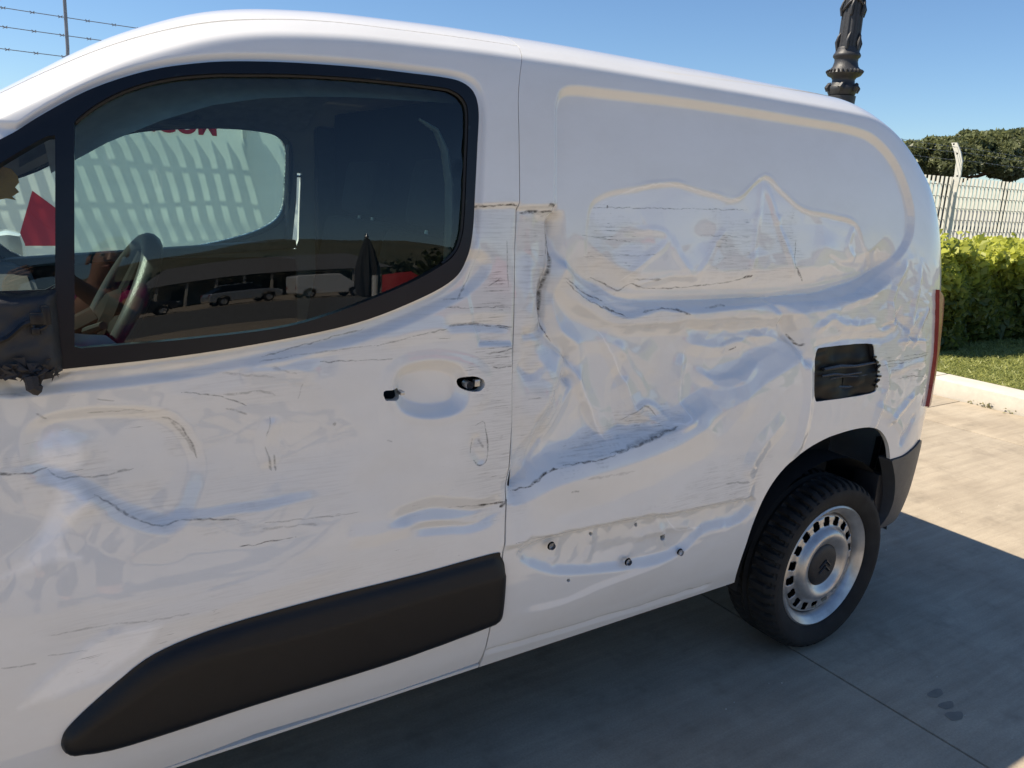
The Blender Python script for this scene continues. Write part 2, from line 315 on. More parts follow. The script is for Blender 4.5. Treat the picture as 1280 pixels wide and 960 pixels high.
# ------------------------------------------------------------------ crash damage, traced as creases, dents and scrapes
def vnoise(Q, scale, seed):
    r = np.random.default_rng(seed); G = r.random((64, 64)); q = Q*scale+100
    i = np.floor(q).astype(int); f = q-i; f = f*f*(3-2*f)
    g = lambda a, b: G[(i[:, 0]+a) % 64, (i[:, 1]+b) % 64]
    return (g(0, 0)*(1-f[:, 0])+g(1, 0)*f[:, 0])*(1-f[:, 1])+(g(0, 1)*(1-f[:, 0])+g(1, 1)*f[:, 0])*f[:, 1]
class Damage:
    def __init__(s): s.feat = []; s.paint = []; s.gain = 1.25; s.facets = []
    def crease(s, pts, h, wl, wr, sharp=1.2, smooth=True, taper=0.18, mask=None):     # wl: width on the left of the drawn direction, wr: on the right (metres)
        p = trace(pts); p = catmull(p, 5) if smooth and len(p) > 2 else p
        s.feat.append(('c', p, h, wl, wr, sharp, taper))
    def dent(s, pts, h, soft, smooth=True, bias=0.5):
        p = trace(pts); p = catmull(p, 4, True) if smooth else p
        s.feat.append(('p', p, h, soft, bias))
    def bump(s, c, ru, rs, h, rot=0.0):
        s.feat.append(('b', trace([c])[0], ru, rs, h, rot))
    def stroke(s, pts, w=0.003, k=1.0, chan='line', smooth=True):
        p = trace(pts); s.paint.append(('s', catmull(p, 5) if smooth and len(p) > 2 else p, w, k, chan))
    def area(s, pts, k=0.6, soft=0.05, chan='scuff'):
        s.paint.append(('a', trace(pts), min(k*1.25, 1.0), soft, chan))
    def height(s, Q):
        H = s.smooth_height(Q)
        for poly, gap, wt, amp, soft, seed in s.facets:     # crumpled sheet: flat facets between hard folds
            r = np.random.default_rng(seed); lo, hi = poly.min(0)-gap, poly.max(0)+gap
            nx, ny = [int(np.ceil(v/gap)) for v in hi-lo]
            P = np.stack(np.meshgrid(np.arange(nx+1), np.arange(ny+1), indexing='ij'), -1).reshape(-1, 2)*gap+lo
            P = P+r.uniform(-.42, .42, P.shape)*gap
            for f in s.feat:
                if f[0] == 'c':
                    k = inside(f[1], poly); P = np.concatenate([P, f[1][k][::3]])
            hn = s.smooth_height(P)+r.normal(size=len(P))*amp
            V, _, T, _, _, _ = delaunay_2d_cdt([Vector(p) for p in P], [], [], 0, 1e-4)
            V = np.array([(v.x, v.y) for v in V]); d2 = ((V[:, None]-P[None])**2).sum(-1); hv = hn[d2.argmin(1)]
            sel = np.nonzero((Q[:, 0] > lo[0]) & (Q[:, 0] < hi[0]) & (Q[:, 1] > lo[1]) & (Q[:, 1] < hi[1]))[0]
            if len(sel) == 0: continue
            q = Q[sel]; Hf = H[sel].copy(); order = np.argsort(q[:, 0]); qs = q[order, 0]
            for tr in T:
                A, B, C = V[tr[0]], V[tr[1]], V[tr[2]]; x0, x1 = min(A[0], B[0], C[0]), max(A[0], B[0], C[0])
                i0, i1 = np.searchsorted(qs, [x0, x1]); ii = order[i0:i1]; w = q[ii]
                yk = (w[:, 1] >= min(A[1], B[1], C[1])) & (w[:, 1] <= max(A[1], B[1], C[1])); ii = ii[yk]; w = w[yk]
                det = (B[1]-C[1])*(A[0]-C[0])+(C[0]-B[0])*(A[1]-C[1])
                if abs(det) < 1e-9: continue
                l1 = ((B[1]-C[1])*(w[:, 0]-C[0])+(C[0]-B[0])*(w[:, 1]-C[1]))/det; l2 = ((C[1]-A[1])*(w[:, 0]-C[0])+(A[0]-C[0])*(w[:, 1]-C[1]))/det; l3 = 1-l1-l2
                k = (l1 >= -1e-6) & (l2 >= -1e-6) & (l3 >= -1e-6); Hf[ii[k]] = l1[k]*hv[tr[0]]+l2[k]*hv[tr[1]]+l3[k]*hv[tr[2]]
            d, _ = sdf(q, poly); x = np.clip(-d/soft, 0, 1); x = wt*x*x*(3-2*x); H[sel] = H[sel]*(1-x)+Hf*x
        return H
    def smooth_height(s, Q):
        H = np.zeros(len(Q))
        # the sheet waves gently between the traced folds
        Qd = Q+np.stack([vnoise(Q, 6, 9)-.5, vnoise(Q, 6, 10)-.5], -1)*.16
        wob = .55-1.7*np.abs(vnoise(Qd, 7, 3)-.5)-.9*np.abs(vnoise(Qd, 15, 4)-.5)+.35*vnoise(Qd, 24, 11)-.17
        Qw = Q+np.stack([vnoise(Q, 22, 21)-.5, vnoise(Q, 22, 22)-.5], -1)*.007
        for f in s.feat:
            if f[0] == 'b':
                _, c, ru, rs, h, rot = f; d = Qw-c; ca, sa = math.cos(rot), math.sin(rot)
                e = ((d[:, 0]*ca+d[:, 1]*sa)/ru)**2+((-d[:, 0]*sa+d[:, 1]*ca)/rs)**2
                H += h*np.exp(-e); continue
            p = f[1]; mg = 3.2*max(f[3], f[4]) if f[0] == 'c' else f[3]*1.2
            k = ((Qw[:, 0] > p[:, 0].min()-mg) & (Qw[:, 0] < p[:, 0].max()+mg) & (Qw[:, 1] > p[:, 1].min()-mg) & (Qw[:, 1] < p[:, 1].max()+mg))
            idx = np.nonzero(k)[0]
            if len(idx) == 0: continue
            q = Qw[idx] if f[0] == 'c' else Q[idx]
            if f[0] == 'c':
                _, _, h, wl, wr, sharp, taper = f
                d, n, side, al = seg_dist(q, p)
                w = np.where(side >= 0, wl, wr)
                tp = np.clip(al/taper, 0, 1)*np.clip((1-al)/taper, 0, 1) if taper > 0 else 1.0
                tp = tp*tp*(3-2*tp) if taper > 0 else 1.0
                e = d/w; tri = np.where(e < 1.45, (np.sqrt((1-e/1.45)**2+.003)-.055)*1.0, 0.0); tri = np.maximum(tri, 0)
                H[idx] += h*tri*tp*s.gain
            else:
                _, _, h, soft, bias = f
                d, n = sdf(q, p); x = np.clip(bias-d/soft, 0, 1); H[idx] += h*(.3*x*x*(3-2*x)+.7*x)*s.gain
        if s.wob is not None:
            for p, soft, amp in s.wob:
                d, n = sdf(Q, p); x = np.clip(-d/soft, 0, 1); H += wob*amp*x*x*(3-2*x)
        return H
    def mask_image(s, name='scrape_mask', chans=('line', 'scuff', 'rub')):
        nu = int((MASK_U[1]-MASK_U[0])/MASK_RES); ns = int((MASK_S[1]-MASK_S[0])/MASK_RES); M = np.zeros((ns, nu, 4), np.float32); M[..., 3] = 1
        for f in s.paint:
            p = f[1]; mg = max(.012, f[2]*2) if f[0] == 's' else f[3]*.6
            if f[4] not in chans: continue
            c = chans.index(f[4])
            i0, i1 = [int(np.clip((v-MASK_U[0])/MASK_RES, 0, nu)) for v in (p[:, 0].min()-mg, p[:, 0].max()+mg)]
            j0, j1 = [int(np.clip((v-MASK_S[0])/MASK_RES, 0, ns)) for v in (p[:, 1].min()-mg, p[:, 1].max()+mg)]
            if i1 <= i0 or j1 <= j0: continue
            U, S_ = np.meshgrid(MASK_U[0]+(np.arange(i0, i1)+.5)*MASK_RES, MASK_S[0]+(np.arange(j0, j1)+.5)*MASK_RES); q = np.stack([U.ravel(), S_.ravel()], -1)
            if f[0] == 's':
                _, _, w, kk, _ = f; d, n, side, al = seg_dist(q+np.stack([vnoise(q, 45, 5)-.5, vnoise(q, 90, 6)-.5], -1)*.004, p)
                w = w*.62*(.25+1.0*vnoise(q, 38, 8))*np.clip(np.minimum(al, 1-al)*9+.25, 0, 1); v = kk*np.clip(1.5-d/(w+1e-5), 0, 1)
            else:
                _, _, kk, soft, _ = f; g_ = .12 if f[4] == 'pale_tone' else 1.0; d, n = sdf(q+g_*np.stack([vnoise(q, 25, 5)-.5, vnoise(q, 25, 6)-.5], -1)*.05+g_*np.stack([vnoise(q, 70, 5)-.5, vnoise(q, 160, 6)-.5], -1)*.03, p); v = kk*np.clip(.5-d/soft, 0, 1)
            blk = M[j0:j1, i0:i1, c]; np.maximum(blk, v.reshape(blk.shape).astype(np.float32), out=blk)
        im = bpy.data.images.new(name, nu, ns, float_buffer=False, is_data=True); im.colorspace_settings.name = 'Non-Color'; im.pixels.foreach_set(M.ravel()); im.update(); im.pack(); return im
DM = Damage(); DM.wob = []
D = DM
# --- front door
D.dent([(0,500),(100,478),(230,470),(330,500),(400,560),(380,640),(260,690),(120,700),(0,700)], -.012, .16)
D.dent([(40,545),(70,525),(140,518),(200,522),(230,540),(250,580),(245,615),(225,655),(195,660),(150,645),(115,622),(75,602),(45,592)], -.011, .028)
D.crease([(-20,598),(45,592),(75,602),(130,630),(170,652),(205,662),(235,652),(330,640),(420,618)], .0055, .013, .05)
D.bump((77,568), .045, .04, .013); D.bump((300,575), .10, .06, -.006); D.bump((420,560), .09, .05, -.005)
D.crease([(62,592),(82,628),(76,660),(50,692),(12,722)], .003, .035, .018)
D.crease([(78,650),(110,630),(122,622)], .004, .012, .03)
D.crease([(25,882),(70,842),(112,808),(165,785)], .0025, .010, .04)
D.crease([(60,878),(120,856),(190,835)], .0015, .01, .03)
D.crease([(110,800),(220,775),(330,740),(440,705)], .0025, .03, .03)
D.dent([(0,455),(90,462),(200,450),(320,432),(440,407),(520,378),(568,350),(590,318),(612,330),(590,360),(520,395),(440,425),(320,452),(200,474),(90,486),(0,492)], -.010, .02)
D.dent([(498,478),(508,465),(540,458),(568,462),(580,476),(578,500),(565,512),(535,516),(510,510),(500,496)], -.026, .026)
D.dent([(478,480),(500,452),(545,443),(590,450),(612,470),(608,500),(585,518),(540,528),(500,518)], .0022, .022)
D.crease([(480,658),(540,637),(600,640),(634,625)], -.010, .022, .018)
D.crease([(510,664),(590,656),(628,638)], -.007, .014, .014)
D.crease([(430,672),(480,665),(520,655)], .004, .02, .02)
D.crease([(550,408),(590,405),(643,407)], -.006, .016, .012)
D.crease([(470,425),(540,412),(600,408)], .003, .02, .02)
D.dent([(592,258),(650,256),(646,330),(642,430),(600,430),(585,360),(600,320)], -.006, .010, smooth=False)
D.crease([(345,520),(336,560),(340,590)], .005, .016, .016); D.crease([(600,540),(592,560),(606,580)], -.004, .012, .012)
D.crease([(300,470),(360,462),(400,470)], .004, .02, .02); D.crease([(180,470),(260,468),(360,455),(440,440)], -.004, .015, .03)
D.bump((600,300), .03, .05, .004); D.bump((470,600), .07, .05, -.004)
# --- rear side panel: pressed recess
D.dent([(697,160),(699,126),(707,114),(724,112),(760,116),(860,128),(1000,150),(1070,163),(1105,183),(1130,222),(1142,270),(1132,310),(1095,350),(1040,372),(900,380),(800,380),(760,364),(720,338),(698,300)], -.013, .017)
# scraped, pushed-in field with raised lips
D.dent([(742,268),(760,245),(800,235),(850,229),(900,243),(930,248),(962,220),(985,240),(1010,262),(1040,268),(1076,280),(1086,310),(1098,340),(1000,362),(800,365),(745,340)], -.0035, .012)
D.crease([(745,265),(760,245),(800,235),(850,229),(900,243),(930,248),(962,220),(985,240),(1010,262),(1040,268),(1076,280),(1086,310),(1098,338)], .0018, .007, .007)
D.crease([(962,222),(955,270),(946,352)], .005, .012, .010); D.crease([(962,222),(984,290),(1004,352)], .005, .010, .012)
D.crease([(786,352),(814,326),(838,306),(838,291),(820,287),(795,291)], .003, .012, .010)
D.crease([(838,290),(862,330),(880,345),(905,300),(920,285)], .003, .012, .012)
D.crease([(1076,282),(1068,310),(1080,330)], .004, .012, .012); D.bump((1040,310), .05, .03, .006); D.bump((800,305), .05, .03, -.007); D.bump((890,300), .04, .035, -.006)
# valley under the recess: cream above, blue below
D.crease([(698,326),(740,354),(786,381),(860,379),(960,374),(1040,366),(1095,346),(1128,316)], -.030, .055, .034, taper=.1)
D.crease([(698,338),(740,374),(787,398),(812,396),(838,388),(866,393),(900,391),(970,384)], .009, .012, .03)
D.crease([(968,372),(985,395),(990,415)], -.006, .012, .012); D.crease([(1000,384),(1060,378),(1110,360)], .006, .014, .02)
# B pillar column and the torn vertical fold
D.dent([(648,260),(700,258),(699,320),(692,372),(692,420),(724,450),(722,490),(690,545),(660,600),(640,612),(642,430)], -.008, .009, smooth=False)
D.crease([(698,262),(699,300),(698,330),(691,365),(690,398),(700,426),(720,442),(726,468),(720,488)], -.030, .020, .045, taper=.06)
D.bump((669,388), .026, .07, .015); D.bump((662,318), .03, .05, -.006); D.bump((664,455), .025, .04, -.010); D.bump((684,500), .03, .07, .014); D.bump((655,560), .02, .05, -.008)
D.crease([(652,418),(672,417),(692,414)], -.008, .014, .014)
# the big caved-in field
D.dent([(645,610),(682,590),(720,577),(780,561),(830,543),(857,530),(910,495),(960,460),(1000,432),(985,402),(860,402),(785,400),(735,378),(700,360),(700,400),(728,450),(700,520),(660,580)], -.036, .085)
D.crease([(640,618),(662,606),(685,590),(720,580),(760,570),(800,557),(830,545),(860,531),(900,505)], .016, .020, .085, taper=.12)
D.crease([(762,412),(790,470),(808,520),(848,532)], .010, .03, .014); D.crease([(868,440),(860,500),(866,522),(846,533)], .010, .018, .022)
D.crease([(722,452),(745,500),(772,562)], .009, .022, .014); D.crease([(715,470),(685,525),(668,590)], -.008, .02, .02)
D.crease([(700,440),(760,430),(800,440),(835,470)], .006, .04, .02); D.crease([(800,440),(780,500),(790,555)], -.008, .025, .02)
D.crease([(790,535),(815,512),(828,512),(850,532)], .006, .010, .012)
D.crease([(860,415),(872,430),(905,436),(940,428),(970,422),(1003,434)], .010, .016, .022)
D.crease([(860,400),(880,415),(935,415),(990,410)], -.010, .018, .012)
D.crease([(880,470),(920,485),(960,452),(998,434)], .008, .025, .03)
D.crease([(930,475),(915,510),(885,540)], -.006, .03, .025); D.bump((925,500), .06, .05, .010)
D.bump((745,535), .045, .045, -.010); D.bump((835,480), .03, .05, -.008)
# pinch beside the fuel door and the creased rear corner
D.crease([(985,395),(1003,432),(1012,462)], -.014, .02, .018); D.crease([(1003,434),(1012,480),(1002,545),(985,580)], .008, .02, .02)
D.crease([(1012,420),(1040,400),(1062,408),(1100,402)], .007, .014, .014); D.crease([(1010,440),(1040,428),(1110,420),(1130,395)], -.007, .014, .016)
D.crease([(1135,325),(1115,375),(1122,420)], .008, .014, .016); D.crease([(1152,330),(1142,385),(1132,428)], .007, .012, .014)
D.crease([(1118,392),(1138,415),(1144,430)], -.008, .012, .012); D.crease([(1150,392),(1136,412),(1130,440)], .006, .01, .012)
D.crease([(1088,545),(1098,515),(1108,480),(1106,450)], .008, .016, .014); D.crease([(1108,530),(1125,515),(1146,490)], .007, .012, .014)
D.crease([(1094,505),(1120,525),(1128,548)], .005, .012, .012); D.bump((1130,545), .02, .03, -.008); D.crease([(1105,470),(1140,455),(1160,450)], .004, .012, .012)
D.crease([(1145,515),(1125,560)], -.006, .01, .012)
# lower bulge and scalloped dents above the sill
D.crease([(622,683),(660,672),(700,662),(760,650),(815,640),(850,638),(900,628),(944,620)], .012, .10, .012, taper=.06)
D.dent([(650,692),(700,670),(760,657),(830,644),(937,624),(925,650),(882,662),(850,690),(800,706),(740,713),(690,713)], -.016, .022)
D.crease([(812,642),(828,662),(836,692)], .007, .012, .014); D.crease([(703,666),(697,700),(690,714)], .005, .012, .014); D.crease([(748,657),(742,690),(735,712)], .006, .014, .010)
D.crease([(790,680),(820,668),(850,662),(880,664)], .006, .016, .014); D.bump((770,690), .05, .02, -.006); D.bump((890,640), .04, .015, -.006)
D.crease([(640,768),(700,756),(732,742),(780,723),(852,695)], .004, .012, .06)
D.crease([(600,816),(700,788),(800,758),(892,729)], -.005, .006, .012, taper=.05)
D.crease([(930,600),(950,560),(985,520)], .006, .03, .03)
DM.wob = [(trace([(640,262),(1160,300),(1165,540),(950,600),(640,640)]), .08, .008), (trace([(0,480),(330,460),(640,430),(635,640),(400,700),(0,800)]), .15, .007), (trace([(1080,320),(1175,330),(1160,545),(1090,535)]), .04, .010), (trace([(640,650),(950,610),(930,690),(640,725)]), .03, .006)]
# --- scrapes and marks
D.area([(732,272),(758,264),(800,283),(836,300),(802,326),(782,352),(750,340),(735,318)], .62, .05); D.area([(885,277),(948,266),(947,345),(920,353),(888,340),(908,310)], .68, .04); D.area([(963,290),(1006,266),(1010,348),(985,330)], .72, .04); D.area([(738,262),(940,256),(945,300),(830,300)], .36, .05)
D.area([(610,325),(641,300),(640,475),(600,470),(590,400)], .62, .05); D.area([(650,262),(698,260),(694,345),(655,330)], .65, .05)
D.area([(700,585),(760,565),(855,530),(825,512),(760,545),(700,565)], .75, .05); D.area([(655,470),(722,455),(700,520),(660,600),(645,600)], .5, .05)
D.area([(1104,436),(1162,446),(1158,486),(1098,470)], .75, .05); D.area([(0,560),(110,570),(120,604),(0,606)], .6, .05)
D.area([(80,800),(330,738),(440,705),(440,715),(330,760),(60,860)], .55, .05); D.area([(585,480),(641,470),(638,640),(600,640)], .6, .05)
D.area([(690,340),(790,398),(780,385),(715,345)], .9, .05); D.area([(130,618),(240,650),(330,640),(250,625),(150,600)], .45, .05)
D.area([(880,600),(950,590),(940,622),(820,640),(800,632)], .55, .05); D.area([(0,590),(60,585),(60,600),(0,602)], .7, .05)
D.area([(1010,405),(1100,390),(1110,430),(1020,425)], .5, .05); D.area([(440,395),(570,345),(560,372),(430,425)], .5, .05); D.area([(330,625),(600,580),(640,600),(640,690),(350,700)], .33, .05)
for a, k in (([(735,275),(830,290),(800,352),(745,345)], .5), ([(890,275),(1005,268),(1008,348),(895,345)], .5), ([(650,262),(698,260),(690,420),(650,500)], .6), ([(605,300),(642,290),(640,640),(590,640)], .5), ([(700,590),(760,570),(858,530),(820,508),(740,550)], .8),
    ([(0,570),(120,575),(240,640),(330,640),(330,660),(200,670),(0,605)], .45), ([(655,480),(722,460),(665,600),(645,600)], .35), ([(800,640),(945,595),(940,622),(830,642)], .5), ([(1090,390),(1160,400),(1160,480),(1095,480)], .3), ([(150,520),(235,525),(250,590),(225,560)], .5)): D.area(a, k, .03, 'rub')
S = D.stroke
S([(592,259),(620,257),(648,256)], .004); S([(652,266),(680,264),(696,263)], .004); S([(686,256),(698,256)], .008)
S([(697,268),(698,330),(691,368),(690,410),(702,430)], .0045, .9); S([(693,275),(694,320)], .003, .7)
S([(562,408),(590,405),(612,408)], .006, .6); S([(610,408),(643,409)], .003); S([(470,432),(520,420),(560,410)], .002, .7)
S([(325,453),(400,440),(470,432)], .002, .5); S([(330,447),(390,430),(458,412)], .002, .7); S([(400,453),(470,450),(495,449)], .002, .8)
S([(572,375),(588,352),(592,340)], .004, .6); S([(556,385),(640,384)], .002, .8); S([(556,375),(580,373)], .002, .7)
S([(752,259),(770,259),(945,262)], .0018, .7); S([(766,257),(767,260)], .005, 1); S([(733,294),(800,303)], .002, .6); S([(736,322),(830,318)], .002, .5); S([(885,294),(945,296)], .002, .6)
S([(752,348),(780,362),(788,364),(800,356),(818,361),(860,361),(920,354),(948,346)], .0035, .8); S([(940,348),(950,346)], .009, 1); S([(802,350),(835,350)], .004, .6)
S([(710,347),(740,368),(765,378)], .003, .8); S([(762,384),(780,392),(790,397)], .003, .9); S([(712,352),(745,378),(788,396)], .0022, .8); S([(812,392),(838,387),(858,391)], .003, .7); S([(852,388),(868,394)], .005, .9); S([(890,386),(915,382)], .004, .6)
S([(1003,300),(1001,330),(1012,348)], .0025, .8); S([(1003,335),(1017,352)], .004, .8)
S([(642,616),(662,608),(682,592),(698,586)], .004, 1); S([(705,583),(760,572),(770,568)], .0035, .9); S([(765,568),(800,556),(850,534)], .005, .8); S([(780,563),(840,538)], .008, .4)
S([(790,531),(812,514),(822,512),(832,524)], .003, .6); S([(925,441),(934,437)], .004, .8); S([(998,420),(1005,432),(1010,430)], .005, .9)
S([(598,633),(612,632),(632,627)], .004, 1); S([(625,635),(634,625)], .006, 1); S([(560,637),(600,633)], .002, .6)
S([(297,686),(330,680),(372,671)], .0022, 1); S([(-10,594),(20,595),(45,592),(60,588)], .004, .8); S([(60,590),(80,601),(130,600),(170,591)], .003, .6)
S([(118,622),(150,640),(180,655),(205,661),(235,652),(300,651)], .003, .7); S([(205,525),(228,535),(242,558),(250,578)], .003, .7); S([(215,530),(232,545),(245,570)], .005, .4); S([(110,519),(185,515)], .003, .4)
S([(228,492),(270,496),(310,508)], .002, .8); S([(285,512),(310,520)], .003, .5); S([(335,560),(343,592)], .004, .6); S([(345,570),(348,592)], .003, .6); S([(340,522),(336,548)], .002, .6)
S([(594,532),(606,530),(609,570),(600,582),(592,575)], .0025, .8); S([(590,548),(588,568)], .002, .6); S([(598,548),(604,560)], .004, .5)
S([(330,655),(420,645),(450,640)], .002, .5); S([(330,662),(400,655)], .004, .35); S([(60,795),(140,780)], .0022, .4); S([(60,820),(110,812)], .002, .4); S([(0,835),(45,830)], .003, .5); S([(140,780),(190,775),(240,765)], .003, .4)
S([(612,358),(627,349)], .003, .8); S([(626,410),(641,412)], .003, .8); S([(622,440),(641,436)], .002, .9); S([(615,460),(641,457)], .002, .9); S([(636,300),(637,360)], .002, .6)
S([(905,604),(920,602),(934,602)], .006, .5); S([(840,640),(870,636),(940,622)], .0025, .7); S([(640,677),(700,664),(800,645),(835,640)], .002, .7); S([(730,597),(790,588)], .006, .25); S([(710,614),(720,611)], .004, .6)
S([(1108,451),(1130,450),(1160,443)], .003, .8); S([(1120,474),(1145,470),(1160,472)], .0025, .8); S([(1095,458),(1140,452)], .003, .7); S([(1130,446),(1162,440)], .0025, .7)
S([(0,495),(40,497)], .004, .3); S([(45,520),(60,526)], .003, .5); S([(380,480),(372,500)], .002, .3); S([(418,530),(421,532)], .006, .6); S([(484,551),(490,553)], .006, .4)
S([(120,500),(145,503)], .002, .5); S([(280,495),(330,490),(345,494)], .004, .4); S([(340,460),(372,468)], .006, .3); S([(280,468),(345,472)], .003, .3)

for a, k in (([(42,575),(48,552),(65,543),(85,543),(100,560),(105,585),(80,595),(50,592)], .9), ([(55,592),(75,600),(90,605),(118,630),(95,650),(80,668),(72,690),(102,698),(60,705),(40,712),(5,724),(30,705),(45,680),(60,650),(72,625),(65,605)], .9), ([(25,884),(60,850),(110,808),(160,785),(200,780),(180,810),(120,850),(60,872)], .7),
   ([(745,268),(760,246),(850,231),(930,250),(962,224),(1010,264),(1076,282),(1097,338),(1000,360),(800,362)], .35)): D.area(a, k, .015, 'pale_tone')  # paler patches on the door streaks, the bump and the scraped field
for a in ([(745,262),(800,236),(850,230),(930,249),(962,221),(1010,263),(1076,281)], [(1076,281),(1086,310),(1097,340)], [(962,222),(955,270),(946,350)], [(962,222),(984,290),(1003,350)], [(786,352),(814,326),(838,306),(836,290),(820,287)], [(870,440),(862,500),(866,524),(846,533)], [(725,455),(745,500),(770,560)], [(760,415),(790,470),(808,520)], [(870,345),(905,300),(920,285)], [(1066,300),(1072,318)], [(1005,545),(1013,480),(1004,436)], [(835,645),(850,665),(880,662)]): S(a, .004, .7, 'pale_tone')  # highlights along the fold ridges, painted in as paler strokes

D.dent([(-40,180),(20,157),(50,138),(100,111),(150,91.5),(200,78),(250,71.5),(320,69.5),(400,73),(500,82.5),(560,90),(586,97),(601,112),(606,140),(605,180),(602,240),(598,290),(590,322),(572,352),(530,378),(440,411),(320,436),(200,455),(90,468),(0,475)], -.005, .010)
R = lambda *p: trace(list(p))
DM.wob = [(p, a, b*.22) for p, a, b in DM.wob]
DM.facets = [(R((650,420),(690,420),(728,452),(760,405),(860,398),(985,400),(1010,430),(1000,470),(905,545),(850,535),(690,600),(645,612)), .045, .34, .0018, .03, 3),
 (R((700,335),(790,395),(1000,382),(1105,350),(1120,320),(1165,315),(1168,540),(1090,532),(1015,470),(1000,410),(860,402),(770,400)), .026, .42, .0018, .03, 5),
 (R((735,268),(850,235),(962,228),(1080,285),(1095,340),(1000,362),(800,362)), .055, .35, .0012, .03, 7),
 (R((-20,480),(330,455),(600,420),(600,640),(400,700),(-20,760)), .085, .2, .0012, .08, 9),
 (R((640,660),(700,664),(830,642),(940,622),(925,655),(850,692),(740,714),(650,700)), .028, .45, .0014, .015, 11),
 (R((650,262),(697,262),(692,400),(660,420),(648,420)), .035, .35, .0010, .015, 13),
 (R((0,800),(330,738),(300,770),(120,870),(0,900)), .06, .25, .0008, .04, 15)]
for a, k in (([(600,262),(644,262),(640,640),(585,640),(600,400)], .55), ([(655,300),(695,270),(690,400),(655,420)], .6), ([(340,430),(560,360),(640,330),(640,420),(360,470)], .25), ([(880,590),(960,570),(940,625),(830,640)], .6), ([(180,470),(380,455),(400,500),(250,510)], .28), ([(230,600),(440,560),(430,650),(230,660)], .25), ([(1010,385),(1165,360),(1165,480),(1100,480),(1090,425)], .35), ([(700,340),(790,390),(860,390),(850,400),(780,402)], .7), ([(60,770),(440,700),(560,690),(330,780),(90,830)], .25), ([(740,285),(800,290),(780,350)], .3)): D.area(a, k, .06, 'rub')

for q, h, a, b in (([(700,440),(730,470),(742,505)],.007,.010,.016), ([(742,505),(752,535),(770,558)],-.007,.012,.012), ([(778,430),(800,455),(828,500)],.006,.010,.014), ([(905,436),(935,425),(962,432)],-.006,.012,.010), ([(880,460),(905,478),(935,470),(958,450)],.007,.010,.018),
  ([(650,455),(668,470),(684,455)],-.007,.012,.010), ([(684,545),(700,520),(712,495)],.006,.008,.014), ([(1040,320),(1062,332),(1092,336)],-.004,.008,.012), ([(800,362),(830,350),(880,345)],.004,.008,.010), ([(1120,430),(1140,425),(1160,428)],.006,.008,.010), ([(1100,410),(1120,400),(1128,380)],-.006,.008,.010), ([(1140,440),(1150,410),(1162,380)],.005,.008,.010)): D.crease(q, h, a, b)

D.area([(600,330),(642,300),(640,470),(585,470)], .7, .05); D.area([(560,400),(642,395),(640,420),(470,440)], .6, .04); D.area([(655,262),(697,262),(690,330),(655,335)], .75, .03); D.area([(0,480),(200,500),(230,560),(0,590)], .35, .06)
PAINT_D = paint_mat('scraped_white_paint', DM.mask_image(), DM.mask_image('pale_tone_mask', ('pale_tone',)))
# ------------------------------------------------------------------ sheet-metal patches
def region_grid(outer, holes, du, ds):
    lo = outer.min(0)-1.01*np.array([du, ds]); hi = outer.max(0)+1.01*np.array([du, ds])
    nu = int((hi[0]-lo[0])/du)+2; ns = int((hi[1]-lo[1])/ds)+2
    U, S = np.meshgrid(lo[0]+du*np.arange(nu), lo[1]+ds*np.arange(ns), indexing='ij')
    Q = np.stack([U.ravel(), S.ravel()], -1)
    sd, near = sdf(Q, outer)
    for h in holes:
        k = ((Q[:, 0] > h[:, 0].min()-.06) & (Q[:, 0] < h[:, 0].max()+.06) & (Q[:, 1] > h[:, 1].min()-.06) & (Q[:, 1] < h[:, 1].max()+.06))
        i = np.nonzero(k)[0]; d, n = sdf(Q[i], h); d = -d
        b = d > sd[i]; sd[i[b]] = d[b]; near[i[b]] = n[b]
    idx = np.arange(nu*ns).reshape(nu, ns)
    F = np.stack([idx[:-1, :-1], idx[1:, :-1], idx[1:, 1:], idx[:-1, 1:]], -1).reshape(-1, 4)
    ins = sd < 0
    F = F[ins[F].any(1)]
    mv = (sd > -0.30*min(du, ds))
    Q = np.where(mv[:, None], near, Q)
    used = np.unique(F); re = -np.ones(len(Q), int); re[used] = np.arange(len(used))
    return Q[used], re[F]
def boundary_edges(F):
    E = np.concatenate([F[:, [0, 1]], F[:, [1, 2]], F[:, [2, 3]], F[:, [3, 0]]])
    key = np.sort(E, 1); kk = key[:, 0].astype(np.int64)*10_000_000+key[:, 1]
    _, inv, cnt = np.unique(kk, return_inverse=True, return_counts=True)
    return E[cnt[inv] == 1]
def patch(name, outer, holes, du, ds, parent, material=None, dmg=None, flange=0.014, mirror=False, off=0.0):
    Q, F = region_grid(outer, holes, du, ds)
    P = base(Q[:, 0], Q[:, 1]); N = base_n(Q[:, 0], Q[:, 1])
    H = np.full(len(Q), off)
    if dmg is not None: H = H+dmg.height(Q)
    P = P+N*H[:, None]
    if flange:
        B = boundary_edges(F); bv = np.unique(B); mp = -np.ones(len(P), int); mp[bv] = len(P)+np.arange(len(bv))
        P = np.concatenate([P, P[bv]-N[bv]*flange]); Q = np.concatenate([Q, Q[bv]])
        F = np.concatenate([F, np.stack([B[:, 1], B[:, 0], mp[B[:, 0]], mp[B[:, 1]]], -1)])
    if mirror: P = P*np.array([1, -1, 1])+np.array([0, VW, 0]); F = F[:, ::-1]
    o = mesh_obj(name, P, np.ascontiguousarray(F), material or (PAINT_D if dmg is not None else PAINT), parent, True, 50)
    me = o.data
    uv = me.uv_layers.new(name='UVMap'); li = np.empty(len(me.loops), np.int32); me.loops.foreach_get('vertex_index', li)
    uv.data.foreach_set('uv', Q[li].astype(np.float32).ravel())
    return o
def dense(poly, closed=True, n=6): return catmull(trace(poly), n, closed)
